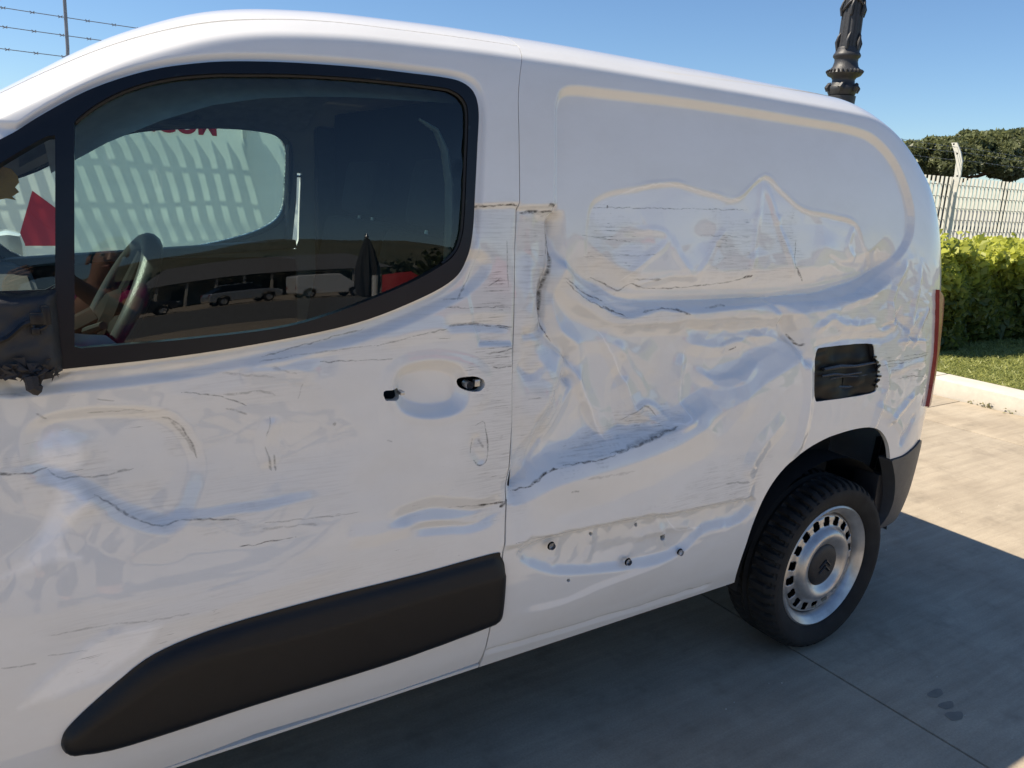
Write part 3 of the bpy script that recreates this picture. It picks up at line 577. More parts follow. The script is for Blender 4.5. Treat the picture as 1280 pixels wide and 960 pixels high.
def rect_uv(u0, u1, s0, s1): return np.array([(u0, s0), (u1, s0), (u1, s1), (u0, s1)])
def surf(q, off=0.0):
    q = np.atleast_2d(q); return base(q[:, 0], q[:, 1])+base_n(q[:, 0], q[:, 1])*off
def mir(P): P = np.array(P, float); P[..., 1] = VW-P[..., 1]; return P

S_ROOF = float(np.interp(.33, PY, PS)); UF = -2.42
van = empty('delivery_van', (-0.9, 0.92, 0), 'white panel van with crushed and scraped side parked on the concrete', 'van')
VP = empty('van_holder')  # replaced below: parts are parented through put()
bpy.data.objects.remove(VP)
def put(o):
    o.parent = van; o.matrix_parent_inverse = Matrix.Translation(-van.location); return o
def subput(o, par):
    o.parent = par; return o
# door outline (shut line) and top seam
rear_line = trace([(648,58),(648,110),(648.5,180),(649,255),(646,330),(644,420),(641,500),(636,580),(631,640),(628,690),(616,760),(601,826)])
seam = trace([(-8,121),(40,98),(90,76),(140,57),(200,40),(260,29),(320,25),(390,26),(480,35),(560,45),(648,58)])
bot = trace([(598,828),(480,869),(320,917),(220,955)])
s_bot = float(bot[-1, 1]); s_seam0 = float(seam[0, 1])
door_poly = np.concatenate([[[UF, s_seam0]], catmull(seam, 5)[:-1], catmull(rear_line, 4)[:-1], bot, [[UF, s_bot]]])
door_in = door_poly.copy()
def shift_line(L, d): return L+np.array([d, 0])
# windows
win_out = dense([(-15,186),(20,165),(50,146),(100,118.5),(150,99),(200,86),(250,79.5),(320,77.5),(400,81),(500,90.5),(555,97.5),(578,104),(592,117),(597.5,140),(596,180),(593,240),(590,290),(583,322),(566,349),(520,375),(440,405),(320,430),(200,448),(90,460),(0,468),(-40,470),(-60,400),(-45,300),(-30,220)], True, 5)
glass_in = dense([(93,434),(93,300),(92.5,152),(120,131),(160,111),(210,98),(270,92.5),(320,92.5),(420,96),(540,108),(566,114),(580,126),(584.5,145),(583,200),(580,270),(577,295),(570,314),(554,330),(500,359),(400,397),(320,414),(200,430)], True, 1)
glass_in = np.concatenate([trace([(93,434),(93,300),(92.5,152)]), catmull(trace([(92.5,152),(120,131),(160,111),(210,98),(270,92.5),(320,92.5),(420,96),(540,108),(566,114),(580,126),(584.5,145),(583,200),(580,270),(577,295),(570,314),(554,330),(500,359),(400,397),(320,414),(200,427),(93,436)]), 5)])
quarter_in = np.concatenate([trace([(69,362),(69,260),(69,166)]), catmull(trace([(69,166),(40,181),(0,205),(-20,220)]), 4), trace([(-36,300),(-40,366)])])
# other holes in the skin
handle_hole = trace([(478,491),(482,488),(501,487),(503,490),(503,499),(497,501),(482,501)])
lock_hole = dense([(578,474),(590,470),(603,474),(605,482),(598,489),(582,488),(577,482)], True, 3)
fuel_hole = dense([(1019,452),(1022,438),(1034,434),(1085,429.5),(1093,434),(1094,446),(1098,456),(1096,482),(1088,492),(1030,501),(1019,500),(1017,480)], True, 3)
arch = catmull(trace([(918,728),(922,712),(930,688),(941,655),(956,620),(976,590),(1001,567),(1030,549),(1060,538.5),(1086,534),(1101,539),(1110,554),(1113,574)]), 4)
bump_top = catmull(trace([(1113,574),(1128,569),(1142,558),(1150,549),(1157,546)]), 4)
bt_s = float(bump_top[-1, 1])
# rear side panel with wheel arch
gap = 0.0035
left_line = catmull(rear_line, 4); left_line[:, 0] += np.linspace(.0014, .0042, len(left_line))
sill_end = trace([(918,728),(905,737)])
panel_poly = np.concatenate([[[left_line[0, 0], S_ROOF]], left_line, [[left_line[-1, 0]-.003, 0.0]], [[sill_end[1, 0], 0.0]], arch, bump_top[1:], [[UREAR, bt_s], [UREAR, S_ROOF]]])
pin_holes = [trace([(x-3, y), (x, y-3.4), (x+3, y), (x, y+3.4)]) for x, y in ((743,670),(801,659.5),(710.5,725.5))]
pin_holes.append(trace([(829,671),(835.5,670),(836.5,677.5),(830,678.5)]))
taps = [(690,683),(786,703),(851,691)]
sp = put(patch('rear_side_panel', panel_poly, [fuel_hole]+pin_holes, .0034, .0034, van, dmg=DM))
tag(sp, 'rear side panel with deep crumpled dents and horizontal scrapes')
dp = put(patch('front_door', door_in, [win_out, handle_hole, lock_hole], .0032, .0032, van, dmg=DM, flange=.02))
tag(dp, 'dented front door with its handle torn away')
# roof with the rail above the door; windscreen and bonnet further forward
U_WS = -2.12
seam_d = catmull(seam, 5); seam_d[:, 1] += np.interp(seam_d[:, 0], [-2.2, -1.85, -1.6], [.008, .006, .003])
roof_poly = np.concatenate([[[UF-.0, s_seam0+.0035]], seam_d, [[left_line[0, 0], S_ROOF], [UREAR, S_ROOF], [UREAR, SMAX], [U_WS, SMAX], [U_WS, S_ROOF+.06], [UF-.6, S_ROOF+.03], [UF-.6, s_seam0+.0035]]])
put(patch('roof', roof_poly, [], .012, .006, van, flange=.012))
put(patch('roof', np.concatenate([roof_poly]), [], .03, .012, van, flange=.012, mirror=True))
ws = np.array([(UF-.6, S_ROOF+.032), (U_WS-.002, S_ROOF+.062), (U_WS-.002, SMAX), (UF-.6, SMAX)])
for mm in (False, True): put(patch('windscreen', ws, [], .03, .03, van, WSGLASS, flange=0, mirror=mm))
farch = np.array([(-2.785+.365*math.cos(a), .0+max(0, .02+.365*math.sin(a))) for a in np.linspace(0, math.pi, 24)])
fend = np.concatenate([[[UF-.004, 0]], farch, [[UNOSE, 0], [UNOSE, s_seam0], [UF-.004, s_seam0]]])
for mm in (False, True):
    put(patch('front_wing', fend, [], .012, .012, van, flange=.02, mirror=mm))
    put(patch('bonnet', rect_uv(UNOSE, UF-.604, s_seam0+.003, SMAX), [], .03, .02, van, flange=.01, mirror=mm))
# sill below the door (both sides)
put(patch('sill', np.array([(UF, 0), (left_line[-1, 0]-.006, 0), (left_line[-1, 0]-.006, s_bot-.001), (UF, s_bot-.004)]), [], .008, .004, van, flange=.02, dmg=None))
# far side: door and panel, undamaged
far_win = np.array([(-2.30, 1.36), (-2.2, 1.19), (-2.0, 1.15), (-1.7, 1.19), (-1.47, 1.235), (-1.33, 1.285), (-1.265, 1.35), (-1.25, 1.48), (-1.25, 1.58), (-1.285, 1.63), (-1.36, 1.645), (-1.5, 1.645), (-1.64, 1.632), (-1.80, 1.605), (-1.95, 1.54), (-2.1, 1.46)])
def zs(x, z):   # (x, z) on the side -> (u, s)
    x = np.asarray(x, float); lo = np.zeros_like(x); hi = np.full_like(x, SMAX)
    for _ in range(40):
        md = (lo+hi)/2; k = base(x, md)[..., 2] < z; lo = np.where(k, md, lo); hi = np.where(k, hi, md)
    return np.stack([x, lo], -1)
far_w = catmull(zs(far_win[:, 0], far_win[:, 1]), 5, True)
rarch = np.array([(.39*math.cos(a), max(0, .02+.37*math.sin(a))) for a in np.linspace(math.pi, 0, 24)])
def px_far(q, y=VW-.03):
    d = (q[0]-640)/FPX*_r-(q[1]-480)/FPX*_u+_f; return CAM+d*((y-CAM[1])/d[1])
slit = np.array([zs(*[np.array([c]) for c in px_far(q)[[0, 2]]])[0] for q in ((369,196),(374,214),(373,300),(368,314),(364,313),(369,250))])
far_poly = np.concatenate([[[UF, 0]], rarch, [[UREAR, 0], [UREAR, S_ROOF], [-1.3, S_ROOF]], (catmull(seam, 3)[::-1]), [[UF, s_seam0]]])
put(patch('far_side_panel', far_poly, [far_w, slit], .008, .008, van, flange=.02, mirror=True))
# rear face between the two rear corners, and nose
def closing(name, u, s0, s1, n, material):
    s = np.linspace(s0, s1, n); A = base(np.full(n, u), s); B = mir(A)
    F = [(i, i+1, n+i+1, n+i) for i in range(n-1)]
    if u < 0: F = [f[::-1] for f in F]
    return put(mesh_obj(name, np.concatenate([A, B]), F, material, None, True, 40))
closing('rear_door', UREAR-.002, 0, SMAX, 30, PAINT); closing('nose_panel', UNOSE+.002, 0, SMAX, 30, PAINT)
# bumper: dark grey plastic wrapped round the rear corner
bq = np.concatenate([bump_top+np.array([0, -.0025]), [[UREAR, bt_s-.0025]]])
low = trace([(1093,661),(1086,640)]); 
b_arch = catmull(trace([(1113,576),(1117,600),(1115,625),(1107,645),(1094,661)]), 4)
b_poly = np.concatenate([b_arch[::-1], bq[1:], [[UREAR, float(b_arch[-1, 1])]]])
BUMPM = mat('grey_bumper_plastic', (0.078, 0.078, 0.08), 0.5, bump=0.3, bscale=700)
bp = put(patch('rear_bumper', b_poly, [], .008, .006, van, BUMPM, flange=.05, off=.006))
put(patch('rear_bumper', rect_uv(.36, UREAR, .0, float(bt_s)), [], .02, .02, van, BUMPM, flange=.05, off=.006, mirror=True))
closing('bumper_cover', UREAR+.0, 0, bt_s, 10, BUMPM).location.x += .012
closing('front_bumper', UNOSE+.0, 0, .34, 10, BUMPM).location.x -= .02
# tail lamp wrapping the rear corner
tl = np.concatenate([trace([(1171,362),(1169,420),(1164,470),(1158,508)])])
tlp = catmull(trace([(1169.5,362),(1168,420),(1163,470),(1156.5,508)]), 4)
lamp_poly = np.concatenate([[[UREAR, tlp[0, 1]]], tlp, [[UREAR, tlp[-1, 1]]]])[::-1]
put(patch('tail_lamp', lamp_poly, [], .01, .01, van, RED, flange=.02, off=.012))
put(patch('tail_lamp', lamp_poly, [], .01, .01, van, RED, flange=.02, off=.012, mirror=True))
# window frame (black), glass, quarter glass, divider
ff = put(patch('window_frame', win_out, [glass_in, quarter_in], .006, .006, van, BLACKG, flange=.022, off=.003))
put(patch('door_glass', glass_in, [], .03, .03, van, GLASS, flange=0, off=-.008))
put(patch('quarter_glass', quarter_in, [], .03, .03, van, glass_mat('clear_glass', (.86, .92, .9), .8), flange=0, off=-.008))
seal_c = catmull(trace([(93,152),(120,131),(160,111),(210,98),(270,92.5),(320,92.5),(420,96),(540,108),(566,114),(580,126),(584.5,145),(583,200),(580,270),(577,295),(570,314),(554,330)]), 5)
subput(MB().tube(surf(seal_c, -.004), .004, 6).build('window_seal', mat('seal_rubber', (.01, .01, .011), .7), None), ff)
put(patch('far_door_glass', far_w, [], .03, .03, van, GLASS, flange=0, off=-.008, mirror=True))
fw2 = far_w.mean(0)+(far_w-far_w.mean(0))*1.06
put(patch('far_window_frame', fw2, [far_w], .005, .005, van, BLACKG, flange=.03, off=.002, mirror=True))
# black lower cladding strip on the door
clad = catmull(trace([(77,924),(84,910),(112,882),(160,840),(205,811),(280,782),(400,748),(520,718),(615,692),(624,694),(630,706),(630.5,730),(627,765),(620,776),(600,785),(480,828),(320,877),(160,928),(100,940),(84,940),(77,933)]), 4, True)
def cladding():
    Q, F = region_grid(clad, [], .006, .006); d, _ = sdf(Q, clad); t = np.clip(-d/.03, 0, 1)
    P = base(Q[:, 0], Q[:, 1]); N = base_n(Q[:, 0], Q[:, 1])
    # raised pad: rolled edges, top third leans back to the sky
    top = catmull(trace([(40,950),(84,919),(160,870),(240,822),(400,782),(520,745),(628,716)]), 4); ds, _, side, _ = seg_dist(Q, top)
    lean = np.where(side > 0, np.minimum(ds, .05), 0)
    h = .004+.018*np.sqrt(t*(2-t))-.28*lean
    P = P+N*np.maximum(h, .003)[:, None]
    B = boundary_edges(F); bv = np.unique(B); mp = -np.ones(len(P), int); mp[bv] = len(P)+np.arange(len(bv))
    P = np.concatenate([P, P[bv]-N[bv]*.02]); F = np.concatenate([F, np.stack([B[:, 1], B[:, 0], mp[B[:, 0]], mp[B[:, 1]]], -1)])
    return put(mesh_obj('door_cladding', P, F, mat('cladding_plastic', (.004, .005, .008), .42, bump=.2, bscale=900, spec=.34), None, True, 50))
cladding()
# broken mirror mount on the front corner of the window
def at_side(px, off=0.0):
    return surf(trace([px]), off)[0]
def mirror_mount():
    q = catmull(trace([(-30,372),(20,368),(66,362),(70,372),(75,425),(78,462),(62,466),(40,478),(20,470),(-30,466)]), 2, True)
    Q, F = region_grid(q, [], .006, .006); d, _ = sdf(Q, q); t = np.clip(-d/.02, 0, 1)
    P = base(Q[:, 0], Q[:, 1]); N = base_n(Q[:, 0], Q[:, 1])
    h = .008+.022*t*(2-t)+.004*(vnoise(Q, 60, 2)-.5)
    rib, _, _, _ = seg_dist(Q, trace([(0,425),(25,405),(50,392)])); h += .006*np.exp(-(rib/.006)**2)
    P = P+N*h[:, None]; B = boundary_edges(F); bv = np.unique(B); mp = -np.ones(len(P), int); mp[bv] = len(P)+np.arange(len(bv))
    P = np.concatenate([P, P[bv]-N[bv]*.03]); F = np.concatenate([F, np.stack([B[:, 1], B[:, 0], mp[B[:, 0]], mp[B[:, 1]]], -1)])
    o = put(mesh_obj('mirror_mount', P, F, BLACKP, None, True, 45)); tag(o, 'broken black mirror mount with the mirror gone')
    mi = Matrix.Translation(-van.location)
    w = MB().tube([at_side(p, .036) for p in ((-10,428),(10,420),(28,404),(44,398),(52,396))], .004, 6).tube([at_side(p, .036) for p in ((40,404),(44,410),(52,408),(58,404))], .003, 6)
    subput(w.build('wire', BLACKG), o)
    for p, z in (((57,392), (.012, .012, .03)), ((46,396), (.02, .012, .018)), ((44,411), (.012, .01, .012))): subput(MB().box(at_side(p, .035), z, .003).build('clip', BLACKG), o)
    torn = MB()
    pts = [(-10,468),(5,455),(20,452),(34,460),(50,462),(66,460),(64,468),(52,470),(50,478),(40,482),(32,478),(28,470),(14,464),(2,470)]
    torn.prism([at_side(p, .034+.006*((i*37) % 5)/5) for i, p in enumerate(pts)], (0, .012, 0))
    rt = random.Random(4)
    for i in range(26):     # splintered shards along the broken edge
        x = -6+i*2.9; c = Vector(at_side((x, 456+7*math.sin(i*1.1)+rt.uniform(-3, 5)), rt.uniform(.036, .046))); q = [c+Vector((rt.uniform(-.010, .010), rt.uniform(-.004, .004), rt.uniform(-.010, .007))) for _ in range(5)]
        torn.add(q, [(0, 1, 2), (0, 2, 3), (0, 3, 1), (1, 2, 4), (2, 3, 4), (3, 1, 4)])
    torn.tube([at_side((38,466), .045), at_side((40,478), .05), at_side((46,481), .045)], .010, 7)
    subput(torn.build('torn_edge', mat('torn_plastic', (.035, .03, .028), .8, bump=.6, bscale=120)), o)
mirror_mount()
# things left in the bare door skin
lk = put(MB().lathe([(.0, -.014), (.0075, -.014), (.0085, -.012), (.0085, .01)], 20, (0, 0, 0), 'Y').lathe([(.0035, -.0155), (.005, -.0155), (.005, -.013)], 12, (0, 0, 0), 'Y').build('door_lock', METAL)); lk.location = at_side((586,481), -.004); lk.data.transform(Matrix.Identity(4))
lk2 = put(MB().box((0, 0, 0), (.014, .012, .016), .003).build('lock_latch', METAL)); lk2.location = at_side((597,479), -.006)
hb = put(MB().box((0, 0, 0), (.010, .02, .008), .002).build('handle_hinge', METAL)); hb.location = at_side((502,491), -.004)
for (x, y) in taps:
    c = at_side((x, y), -.002)
    t = put(MB().lathe([(.0, -.010), (.0022, -.0105), (.0032, -.008), (.0034, -.004), (.0078, -.003), (.0082, 0), (.0082, .006)], 18, (0, 0, 0), 'Y').build('trim_clip', METAL)); t.location = c
    r = MB().lathe([(.0105, -.001), (.0108, -.0022), (.0088, -.0026), (.0084, .001)], 20, (0, 0, 0), 'Y').build('shadow_ring', BLACKV, t)  # black ring that paints the shadow around the clip
# fuel door recess: black box with broken hinge pieces
fo = surf(fuel_hole, -.004); fi = surf(fuel_hole.mean(0)+(fuel_hole-fuel_hole.mean(0))*.94, -.045)
fb = MB(); n = len(fo); fb.add(list(fo)+list(fi), [(i, n+i, n+(i+1) % n, (i+1) % n) for i in range(n)]+[tuple(range(n, 2*n))])
fr = put(fb.build('fuel_recess', BLACKP)); tag(fr, 'black fuel filler recess with its flap broken off')
mi0 = Matrix.Translation(-van.location)
fx = MB()
for (a, b, w, o_) in (((1030,462),(1094,453),.012,-.002),((1026,470),(1075,465),.007,.003),((1040,474),(1096,467),.006,-.008),((1022,489),(1092,480),.011,-.014)):
    A, B = at_side(a, o_), at_side(b, o_+.002); fx.tube([A, (A*.7+B*.3)+np.array([0, 0, .003]), (A*.4+B*.6)-np.array([0, 0, .003]), B], [w*.5, w*.6, w*.4, w*.35], 6)
subput(fx.build('hinge_arm', mat('worn_black_plastic', (.03, .03, .032), .3, bump=.3)), fr)
ft = MB()
for i, (x, y) in enumerate(((1092,446),(1095,452),(1097,458),(1096,464),(1098,470),(1096,476),(1094,482))): ft.box(at_side((x, y), .003), (.018, .006, .007), .0015, rot=Matrix.Rotation(.5*math.sin(i*2.3), 3, 'Y'))
subput(ft.build('torn_edge', BLACKG), fr)
fcap = MB().lathe([(.0, -.008), (.022, -.008), (.026, -.004), (.026, .012)], 24, tuple(at_side((1052,478), -.024)), 'Y')
subput(fcap.build('filler_cap', BLACKG), fr)
Qf, Ff = region_grid(fuel_hole.mean(0)+(fuel_hole-fuel_hole.mean(0))*.97, [], .004, .004)
hf = -.012+.010*(vnoise(Qf, 16, 41)-.5)*2+.007*np.abs(vnoise(Qf*np.array([.35, 1.6])+vnoise(Qf, 30, 44)[:, None]*.01, 26, 42)-.5)*2
subput(mesh_obj('crumpled_liner', base(Qf[:, 0], Qf[:, 1])+base_n(Qf[:, 0], Qf[:, 1])*hf[:, None], Ff, mat('crumpled_black_plastic', (.005, .005, .006), .5, var=.3, spec=.22), None, True, 60), fr)
sc = MB()
# ------------------------------------------------------------------ wheels
def tyre_mesh():
    prof = [(.205, .035), (.212, .020), (.226, .008), (.245, .001), (.262, -.002), (.277, .001), (.288, .008), (.2965, .020), (.3015, .034), (.303, .060), (.3035, .097), (.303, .135), (.3015, .158), (.2965, .174), (.288, .186), (.277, .193), (.262, .196), (.245, .192), (.226, .186), (.212, .175), (.205, .16)]
    prof = [(r if r < .245 else .245+(r-.245)*.88, h) for r, h in prof]; pr = catmull(np.array(prof), 3); n = 420; V = []; F = []
    for i, (r, h) in enumerate(pr):
        for k in range(n):
            a = 2*math.pi*k/n; rr = r; c = h-.097
            if r > .2767:
                sh = 50*a+(c*45)+(30*abs(c)); g = .5+.5*math.sin(sh)
                dep = .012 if r > .287 else .007
                if g < .34 and abs(c) > .018: rr -= dep
                if .026 < abs(c) < .032 or abs(c) < .0035: rr = min(rr, r-.007)
            V.append((math.cos(a)*rr, h, math.sin(a)*rr))
    m = len(pr)
    F = [(i*n+k, (i+1)*n+k, (i+1)*n+(k+1) % n, i*n+(k+1) % n) for i in range(m-1) for k in range(n)]
    return V, F
def rim_disc():
    NS = 18; prof = [(.072, .032), (.080, .027), (.092, .018), (.104, .0135), (.115, .0145), (.125, .022), (.132, .031), (.138, .036), (.145, .0375), (.153, .038), (.161, .0385), (.167, .040), (.173, .046), (.179, .058)]
    pr = catmull(np.array(prof), 3)
    def slot(a, r):
        da = ((a*NS/(2*math.pi)) % 1-.5)*(2*math.pi/NS)*r; x, y = abs(da)-.0085, abs(r-.1535)-.0085
        return math.hypot(max(x, 0), max(y, 0))+min(max(x, y), 0)-.0065
    n = NS*16; V = []; F = []
    for i, (r, h) in enumerate(pr):
        for k in range(n): a = 2*math.pi*k/n; V.append((math.cos(a)*r, h, math.sin(a)*r))
    for i in range(len(pr)-1):
        for k in range(n):
            r = (pr[i][0]+pr[i+1][0])/2; a = 2*math.pi*(k+.5)/n
            if slot(a, r) > 0: F.append((i*n+k, (i+1)*n+k, (i+1)*n+(k+1) % n, i*n+(k+1) % n))
    return V, F
def make_wheel(loc):
    mi = None
    w = mesh_obj('wheel', *tyre_mesh(), RUBBER, van, True, 45); w.matrix_parent_inverse = Matrix.Translation(-van.location)
    w.location = loc; w.name = 'wheel'; w.scale = (1.01, 1.01, 1.01)
    rim = MB().lathe([(.178, -.060), (.182, -.046), (.186, -.034), (.192, -.030), (.196, -.026), (.2015, -.022), (.206, -.018), (.209, -.020), (.210, -.026), (.207, -.030)], 96, (0, 0, 0), 'Y')
    rim.add(*rim_disc()); rb = rim.build('rim', STEEL, w, True, 40)
    md = rb.modifiers.new('thickness', 'SOLIDIFY'); md.thickness = .003; md.offset = -1
    MB().lathe([(.17, .075), (.17, .095), (.03, .11), (.0, .11)], 32, (0, 0, 0), 'Y').build('brake_drum', BLACKV, w).data.transform(Matrix.Scale(-1, 4, (0, 1, 0)))
    cap = MB().lathe([(.0, .0205), (.035, .021), (.054, .0225), (.063, .025), (.069, .028), (.073, .032), (.075, .042)], 40, (0, 0, 0), 'Y'); cap.v = [(x, -y, z) for x, y, z in cap.v]; cap.f = [f[::-1] for f in cap.f]
    MB_c = cap.build('hub_cap', BLACKP, w)
    em = MB()
    for zo in (.010, -.010):
        for sx in (-1, 1): em.add(*MB_box_bar((0, .0195, zo+.010), (sx*.026, .021, zo-.012), .0045))
    em.build('emblem', BLACKG, w)
    return w
def MB_box_bar(a, b, r):
    q = MB().tube([a, b], r, 6); return q.v, q.f
wheel = make_wheel((0, .005, .2985))
def place_wheel(loc, flip):
    c = copy_tree(wheel, van); c.matrix_parent_inverse = Matrix.Translation(-van.location); c.location = loc
    if flip: c.rotation_euler = (0, 0, math.pi)
place_wheel((-2.785, .005, .2985), False); place_wheel((0, VW-.005, .2985), True); place_wheel((-2.785, VW-.005, .2985), True)
# wheel-arch liners and underbody
def liner(cx, R, y0, y1, name):
    A = [(cx+R*math.cos(a), y0, .28+R*math.sin(a)*.95) for a in np.linspace(.12 if cx > -1 else 0, math.pi, 24)]
    B = [(x, y1, z) for x, _, z in A]; n = len(A)
    V = A+B; F = [(i, i+1, n+i+1, n+i) for i in range(n-1)]+[tuple(range(n, 2*n))]
    return put(mesh_obj(name, V, F, mat('arch_liner', (.02, .02, .021), .8, bump=.4, bscale=150), None, True, 50))
for cx in (.02, -2.785):
    liner(cx, .40 if cx > -1 else .37, .07, .42, 'wheel_arch_liner'); liner(cx, .37, VW-.02, VW-.42, 'wheel_arch_liner')
put(MB().box((.30, .10, .40), (.05, .10, .34), .01).build('liner_rib', BLACKP))
put(MB().box((-1.4, .92, .38), (2.0, 1.60, .04)).box((-1.45, .92, .44), (1.9, 1.5, .10)).box((.40, .92, .36), (.3, 1.4, .1)).build('underbody', BLACKV))
put(MB().tube([(0, .2, .3), (0, 1.6, .3)], .04, 10).build('rear_axle', BLACKV))

# ------------------------------------------------------------------ cabin
put(MB().box((-1.06, .92, 1.05), (.03, 1.60, 1.35), .01).build('bulkhead', BLACKV))
hl = []
for x in np.linspace(-2.15, -1.2, 12):
    zt = float(np.interp(x, _zx, _zv)); hl.append(([(x, y, zt-.055-.10*abs((y-.92)/.75)**4) for y in np.linspace(.13, VW-.13, 14)]))
V = [p for r_ in hl for p in r_]; F = [(i*14+j, (i+1)*14+j, (i+1)*14+j+1, i*14+j+1) for i in range(11) for j in range(13)]
put(mesh_obj('headliner', V, F, LINER, None, True))
put(MB().box((-1.8, .92, .47), (1.3, 1.62, .04)).build('cab_floor', DARK))
# dash: a long shelf under the windscreen with a raised instrument hood in front of the driver
db = MB()
def loft_y(prof, y0, y1, n=14, wob=None):
    V = []; F = []; m_ = len(prof)
    for j in range(n):
        y = y0+(y1-y0)*j/(n-1)
        for (x, z) in prof: V.append((x+(wob(y)[0] if wob else 0), y, z+(wob(y)[1] if wob else 0)))
    F = [(j*m_+i, j*m_+i+1, (j+1)*m_+i+1, (j+1)*m_+i) for j in range(n-1) for i in range(m_-1)]
    F += [tuple(range(m_))[::-1], tuple((n-1)*m_+i for i in range(m_))]
    return V, F
db.add(*loft_y([(-2.85, 1.02), (-2.6, 1.10), (-2.35, 1.165), (-2.20, 1.165), (-2.15, 1.14), (-2.14, 1.0), (-2.2, .8), (-2.3, .5), (-2.8, .5)], .10, VW-.10, 12))
db.add(*loft_y([(-2.50, 1.15), (-2.40, 1.225), (-2.27, 1.245), (-2.185, 1.238), (-2.175, 1.22), (-2.19, 1.15), (-2.25, 1.1)], .22, .66, 12))
put(db.build('dashboard', mat('dash_plastic', (.028, .029, .031), .7, bump=.6, bscale=350, var=.3, vscale=400), None, True, 50))
# steering wheel
cx, cy, cz = -2.045, .46, 1.165
sw = empty('steering_wheel'); sw.location = (cx, cy, cz); put(sw)
Rt = Matrix.Rotation(math.radians(-62), 4, 'Y')
ring = MB().tube([(.185*math.cos(a), .185*math.sin(a), 0) for a in np.linspace(0, 2*math.pi, 49)], .021, 12, False)
ro = ring.build('rim_grip', mat('steering_leather', (.05, .052, .055), .33, bump=.25, bscale=500), sw)
hubm = MB().lathe([(.0, .03), (.05, .028), (.07, .01), (.06, -.02), (0, -.03)], 20)
for a in (0.25, math.pi-.25, -math.pi/2): hubm.tube([(.04*math.cos(a), .04*math.sin(a), .0), (.18*math.cos(a), .18*math.sin(a), 0)], [.026, .014], 8, flat=.5)
ho = hubm.build('hub', mat('matt_black_plastic', (.012, .012, .013), .95, spec=.1), sw)
for q in (ro, ho): q.data.transform(Rt)
put(MB().tube([(-2.06, .46, 1.15), (-2.35, .46, 1.0)], .05, 10).build('steering_column', mat('matt_black_plastic', (.012, .012, .013), .95, spec=.1)))
for q in ([(-2.10, .36, 1.16), (-2.08, .25, 1.19)], [(-2.12, .56, 1.16), (-2.10, .67, 1.19)]): put(MB().tube(q, [.010, .008], 8).build('stalk', BLACKP))
# seats
def seat(y0, w, dx=0.0):
    s_ = empty('driver_seat' if y0 < .8 else 'passenger_seat'); s_.location = (-1.55+dx, y0+w/2, .5); put(s_)
    c = y0+w/2
    def part(nm, mb, mt=DARK):
        o = mb.build(nm, mt, s_, True, 50); o.data.transform(Matrix.Translation((1.55, -c, -.5))); return o
    part('seat_cushion', MB().box((-1.62, c, .72), (.52, w, .16), .05))
    part('backrest', MB().box((-1.30, c, 1.04), (.11, w, .62), .04, rot=Matrix.Rotation(math.radians(12), 3, 'Y')))
    part('headrest', MB().box((-1.225, c, 1.45), (.09, w*.52, .19), .035, rot=Matrix.Rotation(math.radians(10), 3, 'Y')))
    for e in (-.06, .06): part('headrest_post', MB().tube([(-1.24, c+e, 1.3), (-1.225, c+e, 1.42)], .006, 6), METAL)
seat(.28, .48); seat(1.02, .56, .12)
# inner far door: dark card with a pale top sill, pillar trim and hanging belt
put(MB().box((-1.80, VW-.12, .86), (1.12, .05, .62), .015).build('far_door_card', DARKP))
put(MB().box((-1.73, VW-.125, 1.19), (.98, .06, .035), .012, rot=Matrix.Rotation(math.radians(-4.0), 3, 'Y')).build('far_door_sill', GREYP))
put(MB().box((-1.09, VW-.11, 1.30), (.12, .05, .75), .02).build('far_pillar_trim', DARKP))
put(MB().tube([(-1.255, VW-.10, 1.60), (-1.262, VW-.10, 1.40), (-1.268, VW-.10, 1.20)], .022, 4, flat=.12).build('seat_belt', mat('belt_webbing', (.75, .6, .52), .8)))
put(MB().tube([(p[0], p[1], p[2]) for p in ((-1.47, .16, 1.61), (-1.435, .15, 1.59), (-1.415, .145, 1.55), (-1.405, .14, 1.48), (-1.405, .135, 1.40), (-1.41, .13, 1.30), (-1.415, .12, 1.15))], [.008, .018, .024, .026, .026, .026, .026], 6, flat=.3).build('belt_trim', mat('pillar_trim', (.62, .68, .66), .7)))
# sun visors and grab handle under the headliner
put(MB().box((-2.0, .52, 1.655), (.16, .40, .018), .008, rot=Matrix.Rotation(math.radians(-24), 3, 'Y')).build('sun_visor', LINER))
put(MB().box((-2.0, 1.30, 1.655), (.16, .40, .018), .008, rot=Matrix.Rotation(math.radians(-24), 3, 'Y')).build('sun_visor', LINER))
put(MB().tube([(-1.80, VW-.20, 1.665), (-1.78, VW-.22, 1.645), (-1.62, VW-.22, 1.645), (-1.60, VW-.20, 1.665)], .010, 8).build('grab_handle', GREYP))
put(MB().box((-2.06, .92, 1.64), (.07, .20, .05), .02).build('rear_view_mirror', DARKP))
# passenger mirror outside the far window
pm = put(MB().box((-2.20, VW+.16, 1.16), (.10, .20, .17), .045).build('door_mirror', PAINT)); tag(pm, 'white capped door mirror on the far side')
put(MB().tube([(-2.17, VW-.02, 1.12), (-2.19, VW+.08, 1.13)], .025, 8).build('mirror_arm', BLACKP))
# near-black strips added behind the shut gaps to paint in their shade
q0 = catmull(rear_line, 3); A = surf(q0+np.array([-.02, 0]), -.022); B = surf(q0+np.array([.02, 0]), -.022)
put(MB().strip(A, B).build('door_gap_shade', BLACKV))
q1 = catmull(seam, 3); A = surf(q1+np.array([0, -.012]), -.013); B = surf(q1+np.array([0, .014]), -.010)
put(MB().strip(A, B).build('roof_gap_shade', BLACKV))
# unseen black box added so daylight does not leak through the load bay
put(MB().box((-.43, .92, .98), (1.16, 1.5, 1.2), .02).build('daylight_blocker', BLACKV))
